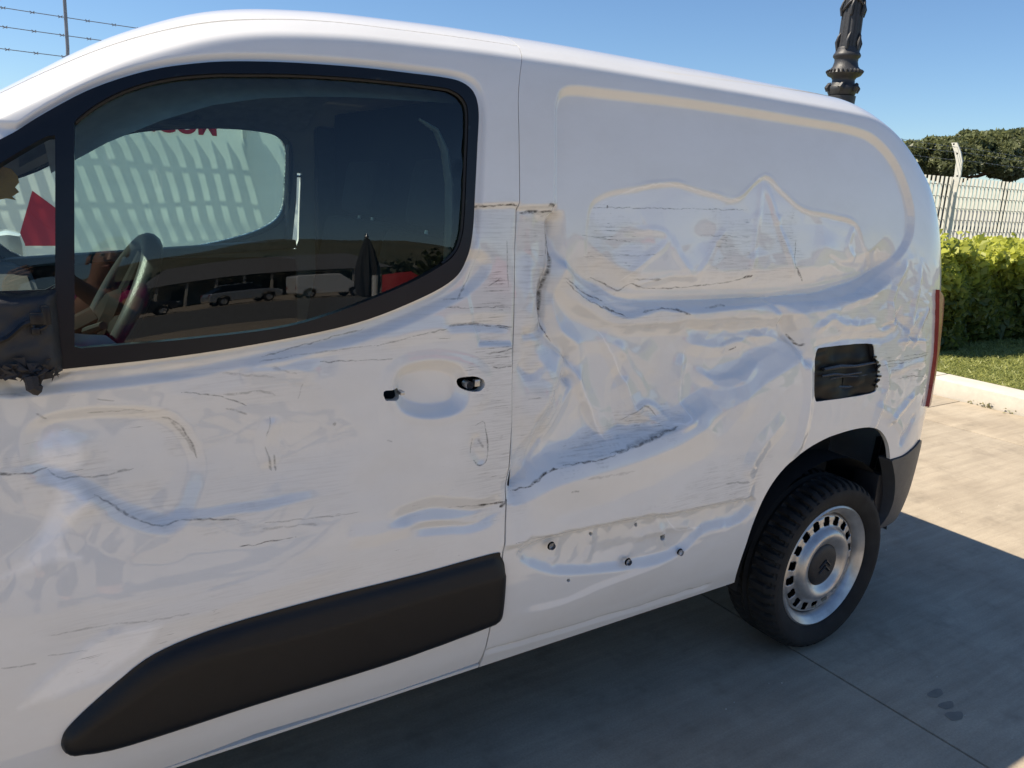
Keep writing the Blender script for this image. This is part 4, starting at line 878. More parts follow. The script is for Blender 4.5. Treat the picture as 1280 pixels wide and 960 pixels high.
# torn yellow foam by the screen pillar, and a sheet of paper slipped along the door
c = [px_far(q, .13) for q in ((-12,206),(2,208),(14,211),(22,220),(24,228),(19,234),(24,240),(15,246),(20,250),(8,248),(-4,250),(-14,247))]
put(MB().prism([tuple(p) for p in c], (0, .03, 0)).build('foam_piece', mat('yellow_foam', (.42, .27, .04), .95, bump=.8, bscale=90)))
c = [px_far(q, .10) for q in ((88,416),(108,418),(132,419),(147,430),(120,436),(86,438))]
put(mesh_obj('paper_slip', [tuple(p) for p in c], [tuple(range(6))], mat('paper_white', (.75, .74, .78), .8), None, False))
# ------------------------------------------------------------------ ground, paving, kerb, lawn
def ground_mat(name, c1, c2, sc, rough=.9, streak=None, bump=.3, bs=90):
    mt, nt, p = nodes_of(name); N, L = nt.nodes, nt.links; p.inputs['Roughness'].default_value = rough
    g = N.new('ShaderNodeNewGeometry')
    def nz(scale, det, vec=None, ro=.6):
        n = N.new('ShaderNodeTexNoise'); n.inputs['Scale'].default_value = scale; n.inputs['Detail'].default_value = det; n.inputs['Roughness'].default_value = ro
        L.new(vec or g.outputs['Position'], n.inputs['Vector']); return n.outputs[0]
    def mr(v, a, b, c=0., d=1.):
        q = N.new('ShaderNodeMapRange'); q.inputs[1].default_value = a; q.inputs[2].default_value = b; q.inputs[3].default_value = c; q.inputs[4].default_value = d
        L.new(v, q.inputs[0]); return q.outputs[0]
    f = mr(nz(sc, 8, ro=.68), .3, .7)
    m = N.new('ShaderNodeMix'); m.data_type = 'RGBA'; L.new(f, m.inputs['Factor']); m.inputs[6].default_value = (*c1, 1); m.inputs[7].default_value = (*c2, 1)
    col = m.outputs[2]
    if streak:
        mp = N.new('ShaderNodeMapping'); mp.inputs['Rotation'].default_value = (0, 0, streak); mp.inputs['Scale'].default_value = (1.0, 14.0, 1.0); L.new(g.outputs['Position'], mp.inputs[0])
        s1 = mr(nz(1.6, 7, mp.outputs[0], .7), .3, .72, .84, 1.12)
        s2 = mr(nz(0.55, 5), .35, .68, .86, 1.08)
        s3 = mr(nz(160, 4), .3, .7, .88, 1.12)
        s4 = mr(nz(5, 7, ro=.78), .52, .72, 1.0, .74)
        for s_ in (s1, s2, s3, s4):
            v = N.new('ShaderNodeVectorMath'); v.operation = 'SCALE'; L.new(col, v.inputs[0]); L.new(s_, v.inputs['Scale']); col = v.outputs[0]
    L.new(col, p.inputs['Base Color'])
    b = N.new('ShaderNodeBump'); b.inputs['Strength'].default_value = bump; b.inputs['Distance'].default_value = .004; L.new(nz(bs, 4), b.inputs['Height']); L.new(b.outputs[0], p.inputs['Normal'])
    return mt
CONC = ground_mat('brushed_concrete', (.35, .29, .215), (.44, .375, .285), 2.2, .85, streak=.25)
KERB = ground_mat('kerb_concrete', (.50, .46, .40), (.62, .58, .50), 9, .9)
ASPH = ground_mat('asphalt', (.10, .10, .098), (.15, .148, .14), 6, .9)
SOIL = ground_mat('lawn_soil', (.15, .19, .06), (.24, .27, .10), 12, 1.0)
MB().add([(-1500, -1500, -.03), (1500, -1500, -.03), (1500, 1500, -.03), (-1500, 1500, -.03)], [(0, 1, 2, 3)]).build('ground', ASPH, None, False)
tag(bpy.data.objects['ground'], kind='structure')
yard = empty('concrete_yard', (0, 0, 0), kind='structure')
xs = [-16.88, -13.52, -10.16, -6.8, -3.44, -.083, 3.28, 4.10]; ys = [-19.3, -15.1, -10.9, -6.7, -2.5, 1.7, 5.9, 10.1]
for i in range(len(xs)-1):
    for j in range(len(ys)-1):
        w, d = xs[i+1]-xs[i]-.008, ys[j+1]-ys[j]-.008
        MB().box(((xs[i]+xs[i+1])/2, (ys[j]+ys[j+1])/2, -.06), (w, d, .12), .003).build('slab', CONC, yard, True, 30)
STAIN = mat('damp_stain', (.22, .19, .15), .7)
for k, (x, y, a) in enumerate(((.115, -.345, .022), (.085, -.395, .020), (.055, -.435, .022))):
    pts = [(x+a*1.5*math.cos(t)*(1+.2*math.sin(3*t+k)), y+a*.8*math.sin(t)*(1+.2*math.cos(2*t+k)), .0015) for t in np.linspace(0, 2*math.pi, 18, endpoint=False)]
    mesh_obj('damp_stain', pts, [tuple(range(18))], STAIN, yard, False)
pb = MB(); rp = random.Random(3)
for i in range(90):
    x, y, r_ = rp.uniform(-1.6, 3.8), rp.uniform(-1.3, 1.0), rp.uniform(.0015, .0045); c = Vector((x, y, r_*.5))
    q = [c+Vector((rp.uniform(.6, 1)*r_*math.cos(k*2.1), rp.uniform(.6, 1)*r_*math.sin(k*2.1), -r_*.5)) for k in range(3)]+[c+Vector((0, 0, r_*.7))]; pb.add(q, [(0, 1, 3), (1, 2, 3), (2, 0, 3)])
tag(pb.build('grit', KERB, None, False), kind='stuff')
# far yard beyond the slabs
far_yard = MB().add([(-60, -46, -.02), (60, -46, -.02), (60, -19.31, -.02), (-60, -19.31, -.02)], [(0, 1, 2, 3)]).build('road', ASPH, None, False); tag(far_yard, kind='structure')
lot = MB().add([(-60, -75, -.014), (60, -75, -.014), (60, -40.5, -.014), (-60, -40.5, -.014)], [(0, 1, 2, 3)]).build('parking_area', CONC, None, False); tag(lot, kind='structure')
kerb = empty('kerb', (4.26, 0, 0), kind='structure')
y = -12.0
while y < 6.5:
    L_ = 1.0; MB().box((0, y+L_/2, .03), (.31, L_-.006, .20), .012).build('kerb_stone', KERB, kerb, True, 40); y += L_
lawn = MB().add([(4.41, -12, .10), (40, -12, .10), (40, 12, .10), (4.41, 12, .10)], [(0, 1, 2, 3)]).build('lawn', SOIL, None, False); tag(lawn, kind='structure')
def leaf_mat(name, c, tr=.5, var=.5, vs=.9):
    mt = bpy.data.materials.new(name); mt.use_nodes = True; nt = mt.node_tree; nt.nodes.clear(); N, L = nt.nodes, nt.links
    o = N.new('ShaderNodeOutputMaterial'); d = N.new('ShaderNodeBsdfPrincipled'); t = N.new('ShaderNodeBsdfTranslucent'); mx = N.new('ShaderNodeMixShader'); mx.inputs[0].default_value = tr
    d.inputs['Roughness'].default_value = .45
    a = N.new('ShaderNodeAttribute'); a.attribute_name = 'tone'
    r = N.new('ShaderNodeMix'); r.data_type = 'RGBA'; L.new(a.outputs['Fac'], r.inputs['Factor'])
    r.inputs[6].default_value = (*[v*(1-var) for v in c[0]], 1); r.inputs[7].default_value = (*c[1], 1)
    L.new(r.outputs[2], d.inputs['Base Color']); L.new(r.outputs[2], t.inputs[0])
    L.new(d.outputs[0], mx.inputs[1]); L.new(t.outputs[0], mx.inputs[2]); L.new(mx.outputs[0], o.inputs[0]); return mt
def leaves(name, P, size, material, parent=None, up=0.0, long=1.8, tone=None, norm=None):
    n = len(P); nn = RNG.normal(size=(n, 3)); nn[:, 2] += up
    if norm is not None: nn = nn*.6+norm
    nn /= np.linalg.norm(nn, axis=1, keepdims=True); a = np.cross(nn, RNG.normal(size=(n, 3))); a /= np.linalg.norm(a, axis=1, keepdims=True); b = np.cross(nn, a)
    s = (size*RNG.uniform(.6, 1.3, n))[:, None]
    V = np.stack([P-a*s*long*.5, P+b*s*.5+nn*s*.12, P+a*s*long*.5, P-b*s*.5+nn*s*.12], 1).reshape(-1, 3)
    F = np.arange(4*n).reshape(n, 4)
    o = mesh_obj(name, V, F, material, parent, False)
    t = RNG.random(n) if tone is None else tone
    at = o.data.attributes.new('tone', 'FLOAT', 'POINT'); at.data.foreach_set('value', np.repeat(t, 4).astype(np.float32)); return o
# grass blades
n = 90000; gx = 4.43+RNG.random(n)**1.3*5.5; gy = RNG.uniform(-2.5, 3.2, n); gh = RNG.uniform(.012, .042, n)
ga = RNG.uniform(0, 6.28, n); gw = .005+RNG.random(n)*.004; lean = RNG.normal(size=(n, 2))*.045
B0 = np.stack([gx, gy, np.full(n, .10)], -1); dx = np.stack([np.cos(ga)*gw, np.sin(ga)*gw, 0*gw], -1); tip = B0+np.stack([lean[:, 0], lean[:, 1], gh], -1)
go = mesh_obj('grass', np.stack([B0-dx, B0+dx, tip], 1).reshape(-1, 3), np.arange(3*n).reshape(n, 3), leaf_mat('grass_blade', ((.26, .32, .08), (.46, .47, .15)), .4), None, False)
at = go.data.attributes.new('tone', 'FLOAT', 'POINT'); at.data.foreach_set('value', np.repeat(RNG.random(n), 3).astype(np.float32)); tag(go, kind='stuff')
# weeds growing along the kerb foot
wp = np.concatenate([np.stack([RNG.normal(x, .018, k), RNG.normal(y, .035, k), RNG.uniform(.003, .035, k)], -1) for x, y, k in ((4.095, 1.50, 22), (4.095, 1.36, 12), (4.095, 1.62, 7), (4.095, 1.12, 8))])
tag(leaves('weeds', wp, .014, leaf_mat('weed_leaf', ((.20, .22, .10), (.34, .32, .17)), .4), None, .3), kind='stuff')
# hedge
hedge = empty('hedge', (8, 3.3, .1), 'clipped yellow green hedge between the lawn and the white fence', 'hedge')
def hpart(o): o.parent = hedge; o.matrix_parent_inverse = Matrix.Translation((-8, -3.3, -.1)); return o
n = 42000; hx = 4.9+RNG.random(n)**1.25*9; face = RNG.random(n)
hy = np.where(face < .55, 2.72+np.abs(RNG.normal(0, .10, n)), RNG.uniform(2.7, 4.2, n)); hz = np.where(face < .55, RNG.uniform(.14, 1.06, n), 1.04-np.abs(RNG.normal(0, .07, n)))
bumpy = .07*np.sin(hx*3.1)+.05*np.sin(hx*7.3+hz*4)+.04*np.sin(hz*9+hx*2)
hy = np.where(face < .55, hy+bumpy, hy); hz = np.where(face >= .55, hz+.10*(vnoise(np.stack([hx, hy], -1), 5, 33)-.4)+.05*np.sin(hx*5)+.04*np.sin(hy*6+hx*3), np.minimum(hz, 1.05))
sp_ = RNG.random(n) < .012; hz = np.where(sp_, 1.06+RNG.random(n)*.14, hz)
top_tone = np.clip((hz-.62)/.3, 0, 1)*RNG.uniform(.5, 1.1, n)*(.55+.9*vnoise(np.stack([hx, hz*1.5], -1), 4, 31))+RNG.random(n)**2*.35  # leaf tone grows yellower and lighter towards the hedge top
hp = leaves('foliage', np.stack([hx, hy, hz], -1), .062, leaf_mat('hedge_leaf', ((.19, .26, .07), (.58, .60, .10)), .5), None, .35, 1.7, tone=np.clip(top_tone, 0, 1)); hpart(hp); tag(hp, kind='stuff')
hpart(MB().box((9.4, 3.5, .52), (8.8, 1.2, .84), .1).build('dark_core', mat('hedge_inside', (.015, .018, .008), 1.0)))  # near-black box standing in for the shade inside the hedge
hs = MB()
for i in range(50):
    x = 5+i*.17+RNG.normal()*.03; hs.tube([(x, 2.85+RNG.random()*.1, .09), (x+RNG.normal()*.04, 2.85, .3), (x+RNG.normal()*.1, 2.9, .6)], [.012, .009, .005], 5)
hpart(hs.build('stem', mat('hedge_stem', (.09, .06, .04), .9)))
# ------------------------------------------------------------------ fence with raked posts and barbed wire
def px_plane(px, y):
    d = (px[0]-640)/FPX*_r-(px[1]-480)/FPX*_u+_f; t = (y-CAM[1])/d[1]; return CAM+d*t
FY = 5.0; fence = empty('steel_fence', (3, FY, 0), 'tall white steel grille fence with barbed wire running behind hedge and van', 'fence')
def fp(o): o.parent = fence; o.matrix_parent_inverse = Matrix.Translation((-3, -FY, 0)); return o
zt_ = lambda x: 1.915+.0008*(x+1)
post_x = [9.4-2.5*k for k in range(-2, 7)]
pin = [px_plane(q, FY) for q in ((1238, 318), (1245, 275), (1250.5, 243), (1255.5, 224), (1257, 209), (1255.5, 198), (1252, 187))]
ox = float(pin[0][0])
def px_x(q, x):
    d = (q[0]-640)/FPX*_r-(q[1]-480)/FPX*_u+_f; return CAM+d*((x-CAM[0])/d[0])
pin = [px_x(q, ox) for q in ((1238, 318), (1245, 275), (1250.5, 243), (1255.5, 224), (1257.5, 209), (1255.5, 198), (1251.5, 187))]
pd = [(float(p[1])-FY-.075, float(p[2])) for p in pin]
bar = MB(); bx = -4.6; post_m = None
for i, x0 in enumerate(post_x):
    mb = MB(); prof = [(pd[0][0], .0)]+pd 
    n_ = len(prof); hw = [.05, .05, .05, .045, .045, .045, .045, .04]
    V = [(x0-.004, FY+dy-hw[k], z) for k, (dy, z) in enumerate(prof)]+[(x0-.004, FY+dy+hw[k], z) for k, (dy, z) in enumerate(prof)]+[(x0+.022, FY+dy+hw[k], z) for k, (dy, z) in enumerate(prof)]+[(x0+.022, FY+dy-hw[k], z) for k, (dy, z) in enumerate(prof)]
    F = [(c*n_+k, c*n_+k+1, ((c+1) % 4)*n_+k+1, ((c+1) % 4)*n_+k)[::-1] for c in range(4) for k in range(n_-1)]+[(0, n_, 2*n_, 3*n_), (n_-1, 4*n_-1, 3*n_-1, 2*n_-1)]
    po = fp(mesh_obj('post', V, F, GALV, None, False))
    for j in (3, 5, 6): MB().box((x0-.005, FY+pd[j][0], pd[j][1]-.02), (.004, .022, .022), .001).build('bolt_hole', BLACKV, po)
for k in range(len(post_x)-1):
    xa, xb = post_x[k+1]+.03, post_x[k]-.03; mb = MB(); nb = int((xb-xa)/.108)
    for i in range(nb+1):
        x = xa+(xb-xa)*i/nb; mb.add([(x-.007, FY-.017, .25), (x+.007, FY-.017, .25), (x+.007, FY+.017, .25), (x-.007, FY+.017, .25), (x-.007, FY-.017, zt_(x)), (x+.007, FY-.017, zt_(x)), (x+.007, FY+.017, zt_(x)), (x-.007, FY+.017, zt_(x))],
            [(0, 1, 5, 4), (1, 2, 6, 5), (2, 3, 7, 6), (3, 0, 4, 7), (4, 5, 6, 7)])
    o = fp(mb.build('grille_bars', GALV, None, False)); tag(o, kind='stuff')
    z = .33
    while z < 1.86:
        fp(MB().tube([(xa, FY, z), (xb, FY, z)], .0055, 6).build('cross_rod', mat('rod_steel', (.25, .25, .24), .5, .3))); z += .165
for j, (za, zb_) in enumerate(((2.20, 2.165), (2.335, 2.27), (2.45, 2.335))):
    pts = [(x, FY, za+(zb_-za)*(x+2.1)/12-.012*math.sin((x % 2.5)/2.5*math.pi)) for x in np.linspace(-6, 14, 60)]
    mb = MB().tube(pts, .0026, 5)
    for x in np.arange(-3.5, 12, .16):
        z = za+(zb_-za)*(x+2.1)/12-.012*math.sin((x % 2.5)/2.5*math.pi)
        mb.tube([(x-.012, FY-.008, z-.010), (x+.004, FY, z), (x+.014, FY+.006, z+.009)], .0022, 4).tube([(x+.012, FY-.008, z-.008), (x-.004, FY+.002, z+.002), (x-.012, FY+.006, z+.008)], .0022, 4)
    fp(mb.build('barbed_wire', mat('wire_steel', (.16, .17, .19), .5, .6)))
a, b = px_plane((84.5, 60), FY), px_plane((80.3, -4), FY)
fp(MB().tube([(a[0]-.03, FY, 1.8), tuple(a), tuple(b)], .011, 8).build('wire_stay', mat('stay_steel', (.25, .26, .28), .5, .5)))
# printed sheet tied to the fence, lit from behind by the sun
def sheet_y(z):  # bellies out below its top hem, creased near the bottom
    return FY-.05-np.interp(z, [.1, .55, .85, 1.04, 1.08, 1.12, 1.35, 1.6, 1.9], [.10, .19, .19, .160, .150, .138, .11, .07, .012])
def sheet_pts(X, Z, off=0.0): return np.stack([X, sheet_y(Z)-off+.008*np.sin(X*2.3+Z*3)+.004*np.sin(X*6.1-Z*5), Z], -1)
def sheet_patch(name, material, parent, fx, zs_, nx, off):
    Z, T = np.meshgrid(zs_, np.linspace(0, 1, nx), indexing='ij'); X = np.array([[fx(z, t) for t in T[0]] for z in zs_])
    P = sheet_pts(X, Z, off).reshape(-1, 3); m_ = len(zs_); idx = np.arange(m_*nx).reshape(m_, nx)
    return mesh_obj(name, P, np.stack([idx[:-1, :-1], idx[:-1, 1:], idx[1:, 1:], idx[1:, :-1]], -1).reshape(-1, 4), material, parent, True, 60)
def sheet_mat(name, c, tr):
    mt = bpy.data.materials.new(name); mt.use_nodes = True; nt = mt.node_tree; nt.nodes.clear(); N, L = nt.nodes, nt.links
    o = N.new('ShaderNodeOutputMaterial'); d = N.new('ShaderNodeBsdfDiffuse'); t = N.new('ShaderNodeBsdfTranslucent'); mx = N.new('ShaderNodeMixShader'); mx.inputs[0].default_value = tr
    n = N.new('ShaderNodeTexNoise'); n.inputs['Scale'].default_value = 9; r = N.new('ShaderNodeMapRange'); r.inputs[3].default_value = .92; r.inputs[4].default_value = 1.05; L.new(n.outputs[0], r.inputs[0])
    v = N.new('ShaderNodeVectorMath'); v.operation = 'SCALE'; v.inputs[0].default_value = c; L.new(r.outputs[0], v.inputs['Scale'])
    L.new(v.outputs[0], d.inputs[0]); L.new(v.outputs[0], t.inputs[0]); L.new(d.outputs[0], mx.inputs[1]); L.new(t.outputs[0], mx.inputs[2]); L.new(mx.outputs[0], o.inputs[0]); return mt
banner = sheet_patch('banner', sheet_mat('white_sheeting', (.80, .80, .78), .5), None, lambda z, t: -3.0+t*5.2, np.linspace(.35, 1.895, 60), 60, 0.0)
tag(banner, 'white printed banner with red lettering and red wedge tied to the fence', 'banner')
REDS = sheet_mat('red_print', (.55, .04, .05), .5)
T_ = px_plane((40, 238), 4.87); BL = px_plane((20, 306), 4.85); BR = px_plane((86, 306), 4.85); RT = px_plane((86, 272), 4.85)
def tri(z, t):
    l = np.interp(z, [BL[2], T_[2]], [BL[0], T_[0]]); r = np.interp(z, [RT[2], T_[2]], [RT[0], T_[0]]) if z > RT[2] else RT[0]
    return l+(r-l)*t
sheet_patch('red_wedge', REDS, banner, tri, np.linspace(BL[2], T_[2]-.002, 14), 6, .004)
tc = bpy.data.curves.new('lettering', 'FONT'); tc.body = '.COM'; tc.size = .185; tc.offset = .007; tc.extrude = .0015; tc.materials.append(REDS)
to = bpy.data.objects.new('lettering', tc); link(to, banner); lp = px_plane((187, 163), 4.93); lq = px_plane((269, 163), 4.93); to.rotation_euler = (math.radians(90-4), 0, 0)
bpy.context.view_layer.update(); k_ = float(lq[0]-lp[0])/to.dimensions.x; tc.size *= k_; bpy.context.view_layer.update()
lm = bpy.data.meshes.new_from_object(to.evaluated_get(bpy.context.evaluated_depsgraph_get())); bpy.data.objects.remove(to)
to = link(bpy.data.objects.new('lettering', lm), banner); to.rotation_euler = (math.radians(90-4), 0, 0); to.location = (lp[0], float(sheet_y(np.array(lp[2])))-.016, lp[2])
# ------------------------------------------------------------------ ornate lamp post behind the van
lamp = empty('lamp_post', (4.5, 3.48, .10), 'ornate dark cast iron lamp post rising behind the van roof', 'lamp post')
bpx, b0 = px_plane((1053, 110), 3.48), px_plane((1066, 0), 3.48)
lamp.location.x = float(bpx[0]); lamp.scale = (.88, .88, 1); k_ = (b0[2]-bpx[2])/110; zpx = lambda py: float(bpx[2]+(110-py)*k_)-.10
z0 = zpx(118)
MB().lathe([(.30, 0), (.30, .12), (.26, .16), (.24, .5), (.20, .6), (.19, 1.2), (.22, 1.3), (.17, 1.4), (.15, z0-.5), (.14, z0-.12), (.145, z0-.02)], 40).build('pedestal', IRON, lamp)
mb = MB().lathe([(.13, zpx(120)), (.148, zpx(114)), (.152, zpx(110)), (.135, zpx(107)), (.115, zpx(104)), (.112, zpx(100)), (.125, zpx(97)), (.165, zpx(94.5)), (.178, zpx(92)), (.170, zpx(90)), (.155, zpx(87)), (.128, zpx(83)), (.116, zpx(77)), (.118, zpx(73)), (.134, zpx(71)), (.138, zpx(69)), (.132, zpx(67)), (.120, zpx(65)), (.118, zpx(61)), (.112, zpx(59))], 48)
mb.build('collar', IRON, lamp, True, 50)
for i in range(26):
    a = 2*math.pi*i/26; c = (math.cos(a)*.172, math.sin(a)*.172, zpx(89.5))
    if i == 0: bead = MB().box((0, 0, 0), (.030, .016, .026), .007).build('bead', IRON, lamp)
    bo = bead if i == 0 else link(bead.copy(), lamp)
    bo.location = c; bo.rotation_euler = (0, .5, a+.4)
MB().lathe([(.108, zpx(60)), (.104, zpx(0)), (.085, zpx(0)+1.4), (.075, zpx(0)+2.4)], 96, flute=lambda a, i: 1-.09*max(0, math.cos(12*a))**.5).build('fluted_shaft', IRON, lamp, True, 60)
for i in range(6):
    a = 2*math.pi*i/6+.5
    for (zz, hh, w) in ((zpx(56), .10, .035), (zpx(112), .05, .05), (zpx(14), .10, .03)):
        r = .112 if zz > z0+.3 else .15
        MB().tube([(math.cos(a)*r, math.sin(a)*r, zz-hh*.4), (math.cos(a)*(r+.014), math.sin(a)*(r+.014), zz+hh*.2), (math.cos(a+.1)*(r+.006), math.sin(a+.1)*(r+.006), zz+hh*.7), (math.cos(a+.2)*(r-.006), math.sin(a+.2)*(r-.006), zz+hh)], [w*.5, w*.6, w*.4, .004], 6).build('leaf_ornament', IRON, lamp)
MB().tube([(math.cos(t)*.112, math.sin(t)*.112, zpx(8)+.05*math.sin(t*2)) for t in np.linspace(0, 6.28, 30)], .012, 6).build('garland', IRON, lamp)
zt2 = zpx(0)+2.4
MB().lathe([(.09, zt2), (.13, zt2+.04), (.06, zt2+.1), (.05, zt2+.3), (.12, zt2+.34), (.12, zt2+.36)], 24).lathe([(.25, zt2+.86), (.27, zt2+.88), (.10, zt2+1.02), (.04, zt2+1.06), (.02, zt2+1.2)], 6).build('lantern_frame', IRON, lamp)
MB().lathe([(.13, zt2+.36), (.24, zt2+.86)], 6).build('lantern_glass', glass_mat('lantern_pane', (.8, .8, .75)), lamp)
# ------------------------------------------------------------------ umbrella pines far beyond the fence
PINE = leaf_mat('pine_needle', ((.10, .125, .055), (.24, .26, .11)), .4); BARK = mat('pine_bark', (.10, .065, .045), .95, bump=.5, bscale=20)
def pine(px, dist, rw, rh, lab, seed):
    r = np.random.default_rng(seed); d = (px[0]-640)/FPX*_r-(px[1]-480)/FPX*_u+_f; c = CAM+d*dist; base_ = (float(c[0]), float(c[1]), 0)
    t = empty('pine_tree', base_, lab, 'tree', 'umbrella pines beyond the fence'); zc = float(c[2])
    cl = []; limbs = MB()
    limbs.tube([(0, 0, -.1), (.1, 0, zc*.35), (-.1, .1, zc*.6), (0, 0, zc-.5)], [.36, .3, .26, .2], 10)
    nc = 92
    for i in range(nc):
        a = r.uniform(0, 6.28); q = math.sqrt(r.random()); x, y = math.cos(a)*q*rw, math.sin(a)*q*rw
        top = rh*math.sqrt(max(0, 1-(q*.96)**2)); z = zc+top*r.uniform(.25, 1.0)-rh*.5
        rad = r.uniform(.6, 1.1)*rw*.22; m_ = 900
        g = r.normal(size=(m_, 3)); g /= np.linalg.norm(g, axis=1, keepdims=True); g *= rad*r.random((m_, 1))**.4; g[:, 2] *= .6
        cl.append(g+np.array([x, y, z]))
        if i % 6 == 0: limbs.tube([(0, 0, zc*.55+r.random()*zc*.2), (x*.45, y*.45, zc-rh*.5), (x*.85, y*.85, z-rad*.3)], [.11, .07, .03], 6)
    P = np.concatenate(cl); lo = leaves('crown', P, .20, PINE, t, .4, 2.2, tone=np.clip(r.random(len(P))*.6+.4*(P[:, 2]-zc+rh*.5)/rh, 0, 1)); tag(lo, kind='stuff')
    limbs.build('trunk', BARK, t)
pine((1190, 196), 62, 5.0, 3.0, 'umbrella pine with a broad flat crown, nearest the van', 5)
pine((1266, 191), 66, 6.2, 3.3, 'taller umbrella pine behind the bent fence post', 8)
pine((1140, 198), 70, 4.2, 2.3, 'umbrella pine mostly hidden behind the van roof corner', 11)
pine((1345, 192), 70, 5.0, 2.6, 'umbrella pine cut off by the right photo edge', 14)
# ------------------------------------------------------------------ car park behind the camera (seen reflected in the door glass)
def vehicle(name, loc, rz, prof_low, glass_prof, w, body_mat, label, cat, wheels, wr=.32, side_glass=None, group=None):
    t = empty(name, loc, label, cat, group, rz=rz)
    n = len(prof_low); mb = MB(); secs = []
    for y, k, ins in ((-w/2, 1, .0), (w/2, 1, .0)):
        secs.append([(x, y, z) for x, z in prof_low])
    V = secs[0]+secs[1]; F = [tuple(range(n)), tuple(range(n, 2*n))[::-1]]+[(i, n+i, n+(i+1) % n, (i+1) % n) for i in range(n)]
    bo = mesh_obj('body', V, F, body_mat, t, True, 35)
    md = bo.modifiers.new('round', 'BEVEL'); md.width = .07; md.segments = 3; md.limit_method = 'ANGLE'
    m_ = len(glass_prof); yi = w/2-.16
    V = [(x, -w/2+.05, z) if z < glass_prof[0][1]+.05 else (x, -yi, z) for x, z in glass_prof]+[(x, w/2-.05, z) if z < glass_prof[0][1]+.05 else (x, yi, z) for x, z in glass_prof]
    F = [tuple(range(m_)), tuple(range(m_, 2*m_))[::-1]]+[(i, m_+i, m_+(i+1) % m_, (i+1) % m_) for i in range(m_)]
    go_ = mesh_obj('window', V, F, BLACKG, t, True, 35)
    x0, x1 = glass_prof[1][0], glass_prof[2][0]; zr = glass_prof[1][1]
    ro_ = MB().box(((x0+x1)/2, 0, zr+.015), (abs(x1-x0)+.25, 2*yi+.06, .05), .02).build('roof', body_mat, t)
    wm = None
    for x in wheels:
        for s in (-1, 1):
            wo_ = MB().lathe([(wr, .0), (wr, .2), (wr*.9, .22), (wr*.62, .21)], 28, (0, 0, 0), 'Y')
            o = wo_.build('wheel', RUBBER, t); o.location = (x, s*(w/2-.20) if s > 0 else -(w/2-.20), wr)
            if s > 0: o.rotation_euler = (0, 0, math.pi)
            r_ = MB().lathe([(wr*.62, .205), (wr*.55, .19), (wr*.2, .2), (0, .2)], 20, (0, 0, 0), 'Y').build('rim', STEEL, o)
            for q in (o, r_):
                q.data.transform(Matrix.Scale(1, 4))
    xs_ = [p[0] for p in prof_low]; xa, xb = min(xs_), max(xs_)
    for s in (-1, 1):
        MB().box((xa+.06, s*(w/2-.22), .78), (.1, .34, .14), .03).build('headlight', mat('lamp_glass', (.6, .6, .6), .1), t)
        MB().box((xb-.05, s*(w/2-.16), .85), (.1, .2, .22), .03).build('tail_light', RED, t)
    return t
SILV = mat('silver_paint', (.42, .44, .47), .3, .5, coat=1.0); WHT = mat('plain_white_paint', (.78, .78, .77), .35, coat=1.0)
suv_low = [(-2.2, .35), (-1.78, .30), (-1.72, .62), (-1.36, .74), (-1.0, .62), (-.94, .30), (.94, .30), (1.0, .62), (1.36, .74), (1.72, .62), (1.78, .30), (2.2, .38), (2.24, .8), (2.15, 1.02), (-.9, 1.02), (-1.9, .92), (-2.2, .75)]
suv_gl = [(-1.0, 1.0), (-.25, 1.52), (1.35, 1.50), (2.1, 1.0)]
ang = math.pi
vehicle('parked_car', (8.1, -42.5, 0), ang-.1, suv_low, suv_gl, 1.84, SILV, 'silver estate car parked across the yard, reflected in the door glass', 'car', (-1.36, 1.36), group='vehicles parked across the yard')
van_low = [(-2.2, .35), (-1.78, .28), (-1.7, .62), (-1.36, .72), (-1.02, .62), (-.94, .28), (.98, .28), (1.06, .62), (1.40, .72), (1.74, .62), (1.82, .28), (2.2, .40), (2.22, 1.7), (2.1, 1.80), (.1, 1.82), (-.45, 1.78), (-1.25, 1.10), (-2.0, .98), (-2.2, .75)]
van_gl = [(-1.16, 1.12), (-.46, 1.71), (-.05, 1.72), (-.02, 1.12)]
vehicle('parked_van', (13.1, -42.0, 0), ang-.05, van_low, [(-1.14, 1.12), (-.45, 1.70), (-.06, 1.71), (-.02, 1.12)], 1.86, WHT, 'plain white van parked beside the silver car, reflected in the door glass', 'van', (-1.36, 1.40), group='vehicles parked across the yard')
vehicle('parked_car', (2.2, -42.5, 0), ang, suv_low, suv_gl, 1.8, mat('dark_car_paint', (.03, .03, .035), .3, coat=1.0), 'dark car parked left of the silver car, reflected in the door glass', 'car', (-1.36, 1.36), group='vehicles parked across the yard')
# the wide grey roofed shelter behind those cars
sh = empty('shelter', (14, -62, 0), 'low grey pitched roof shelter on posts behind the parked cars', 'building')
TILE = mat('grey_roof_tile', (.16, .16, .165), .8, bump=.5, bscale=12); WALLM = mat('pale_render', (.42, .41, .38), .9)
MB().add([(-10, 5, 2.5), (10, 5, 2.5), (8, 0, 4.4), (-8, 0, 4.4), (-10, -5, 2.5), (10, -5, 2.5)], [(0, 1, 2, 3), (3, 2, 5, 4), (0, 3, 4), (1, 5, 2), (0, 4, 5, 1)]).build('roof', TILE, sh, False)
MB().box((0, -3.5, 1.2), (17, .2, 2.4)).build('wall', WALLM, sh)
for x in np.linspace(-9, 9, 9): MB().box((x, 4.6, 1.24), (.22, .22, 2.5), .02).build('post', WALLM, sh)
for x in np.linspace(-6, 6, 4): MB().box((x, -3.36, 1.3), (1.4, .1, 1.3)).build('window', BLACKG, sh)
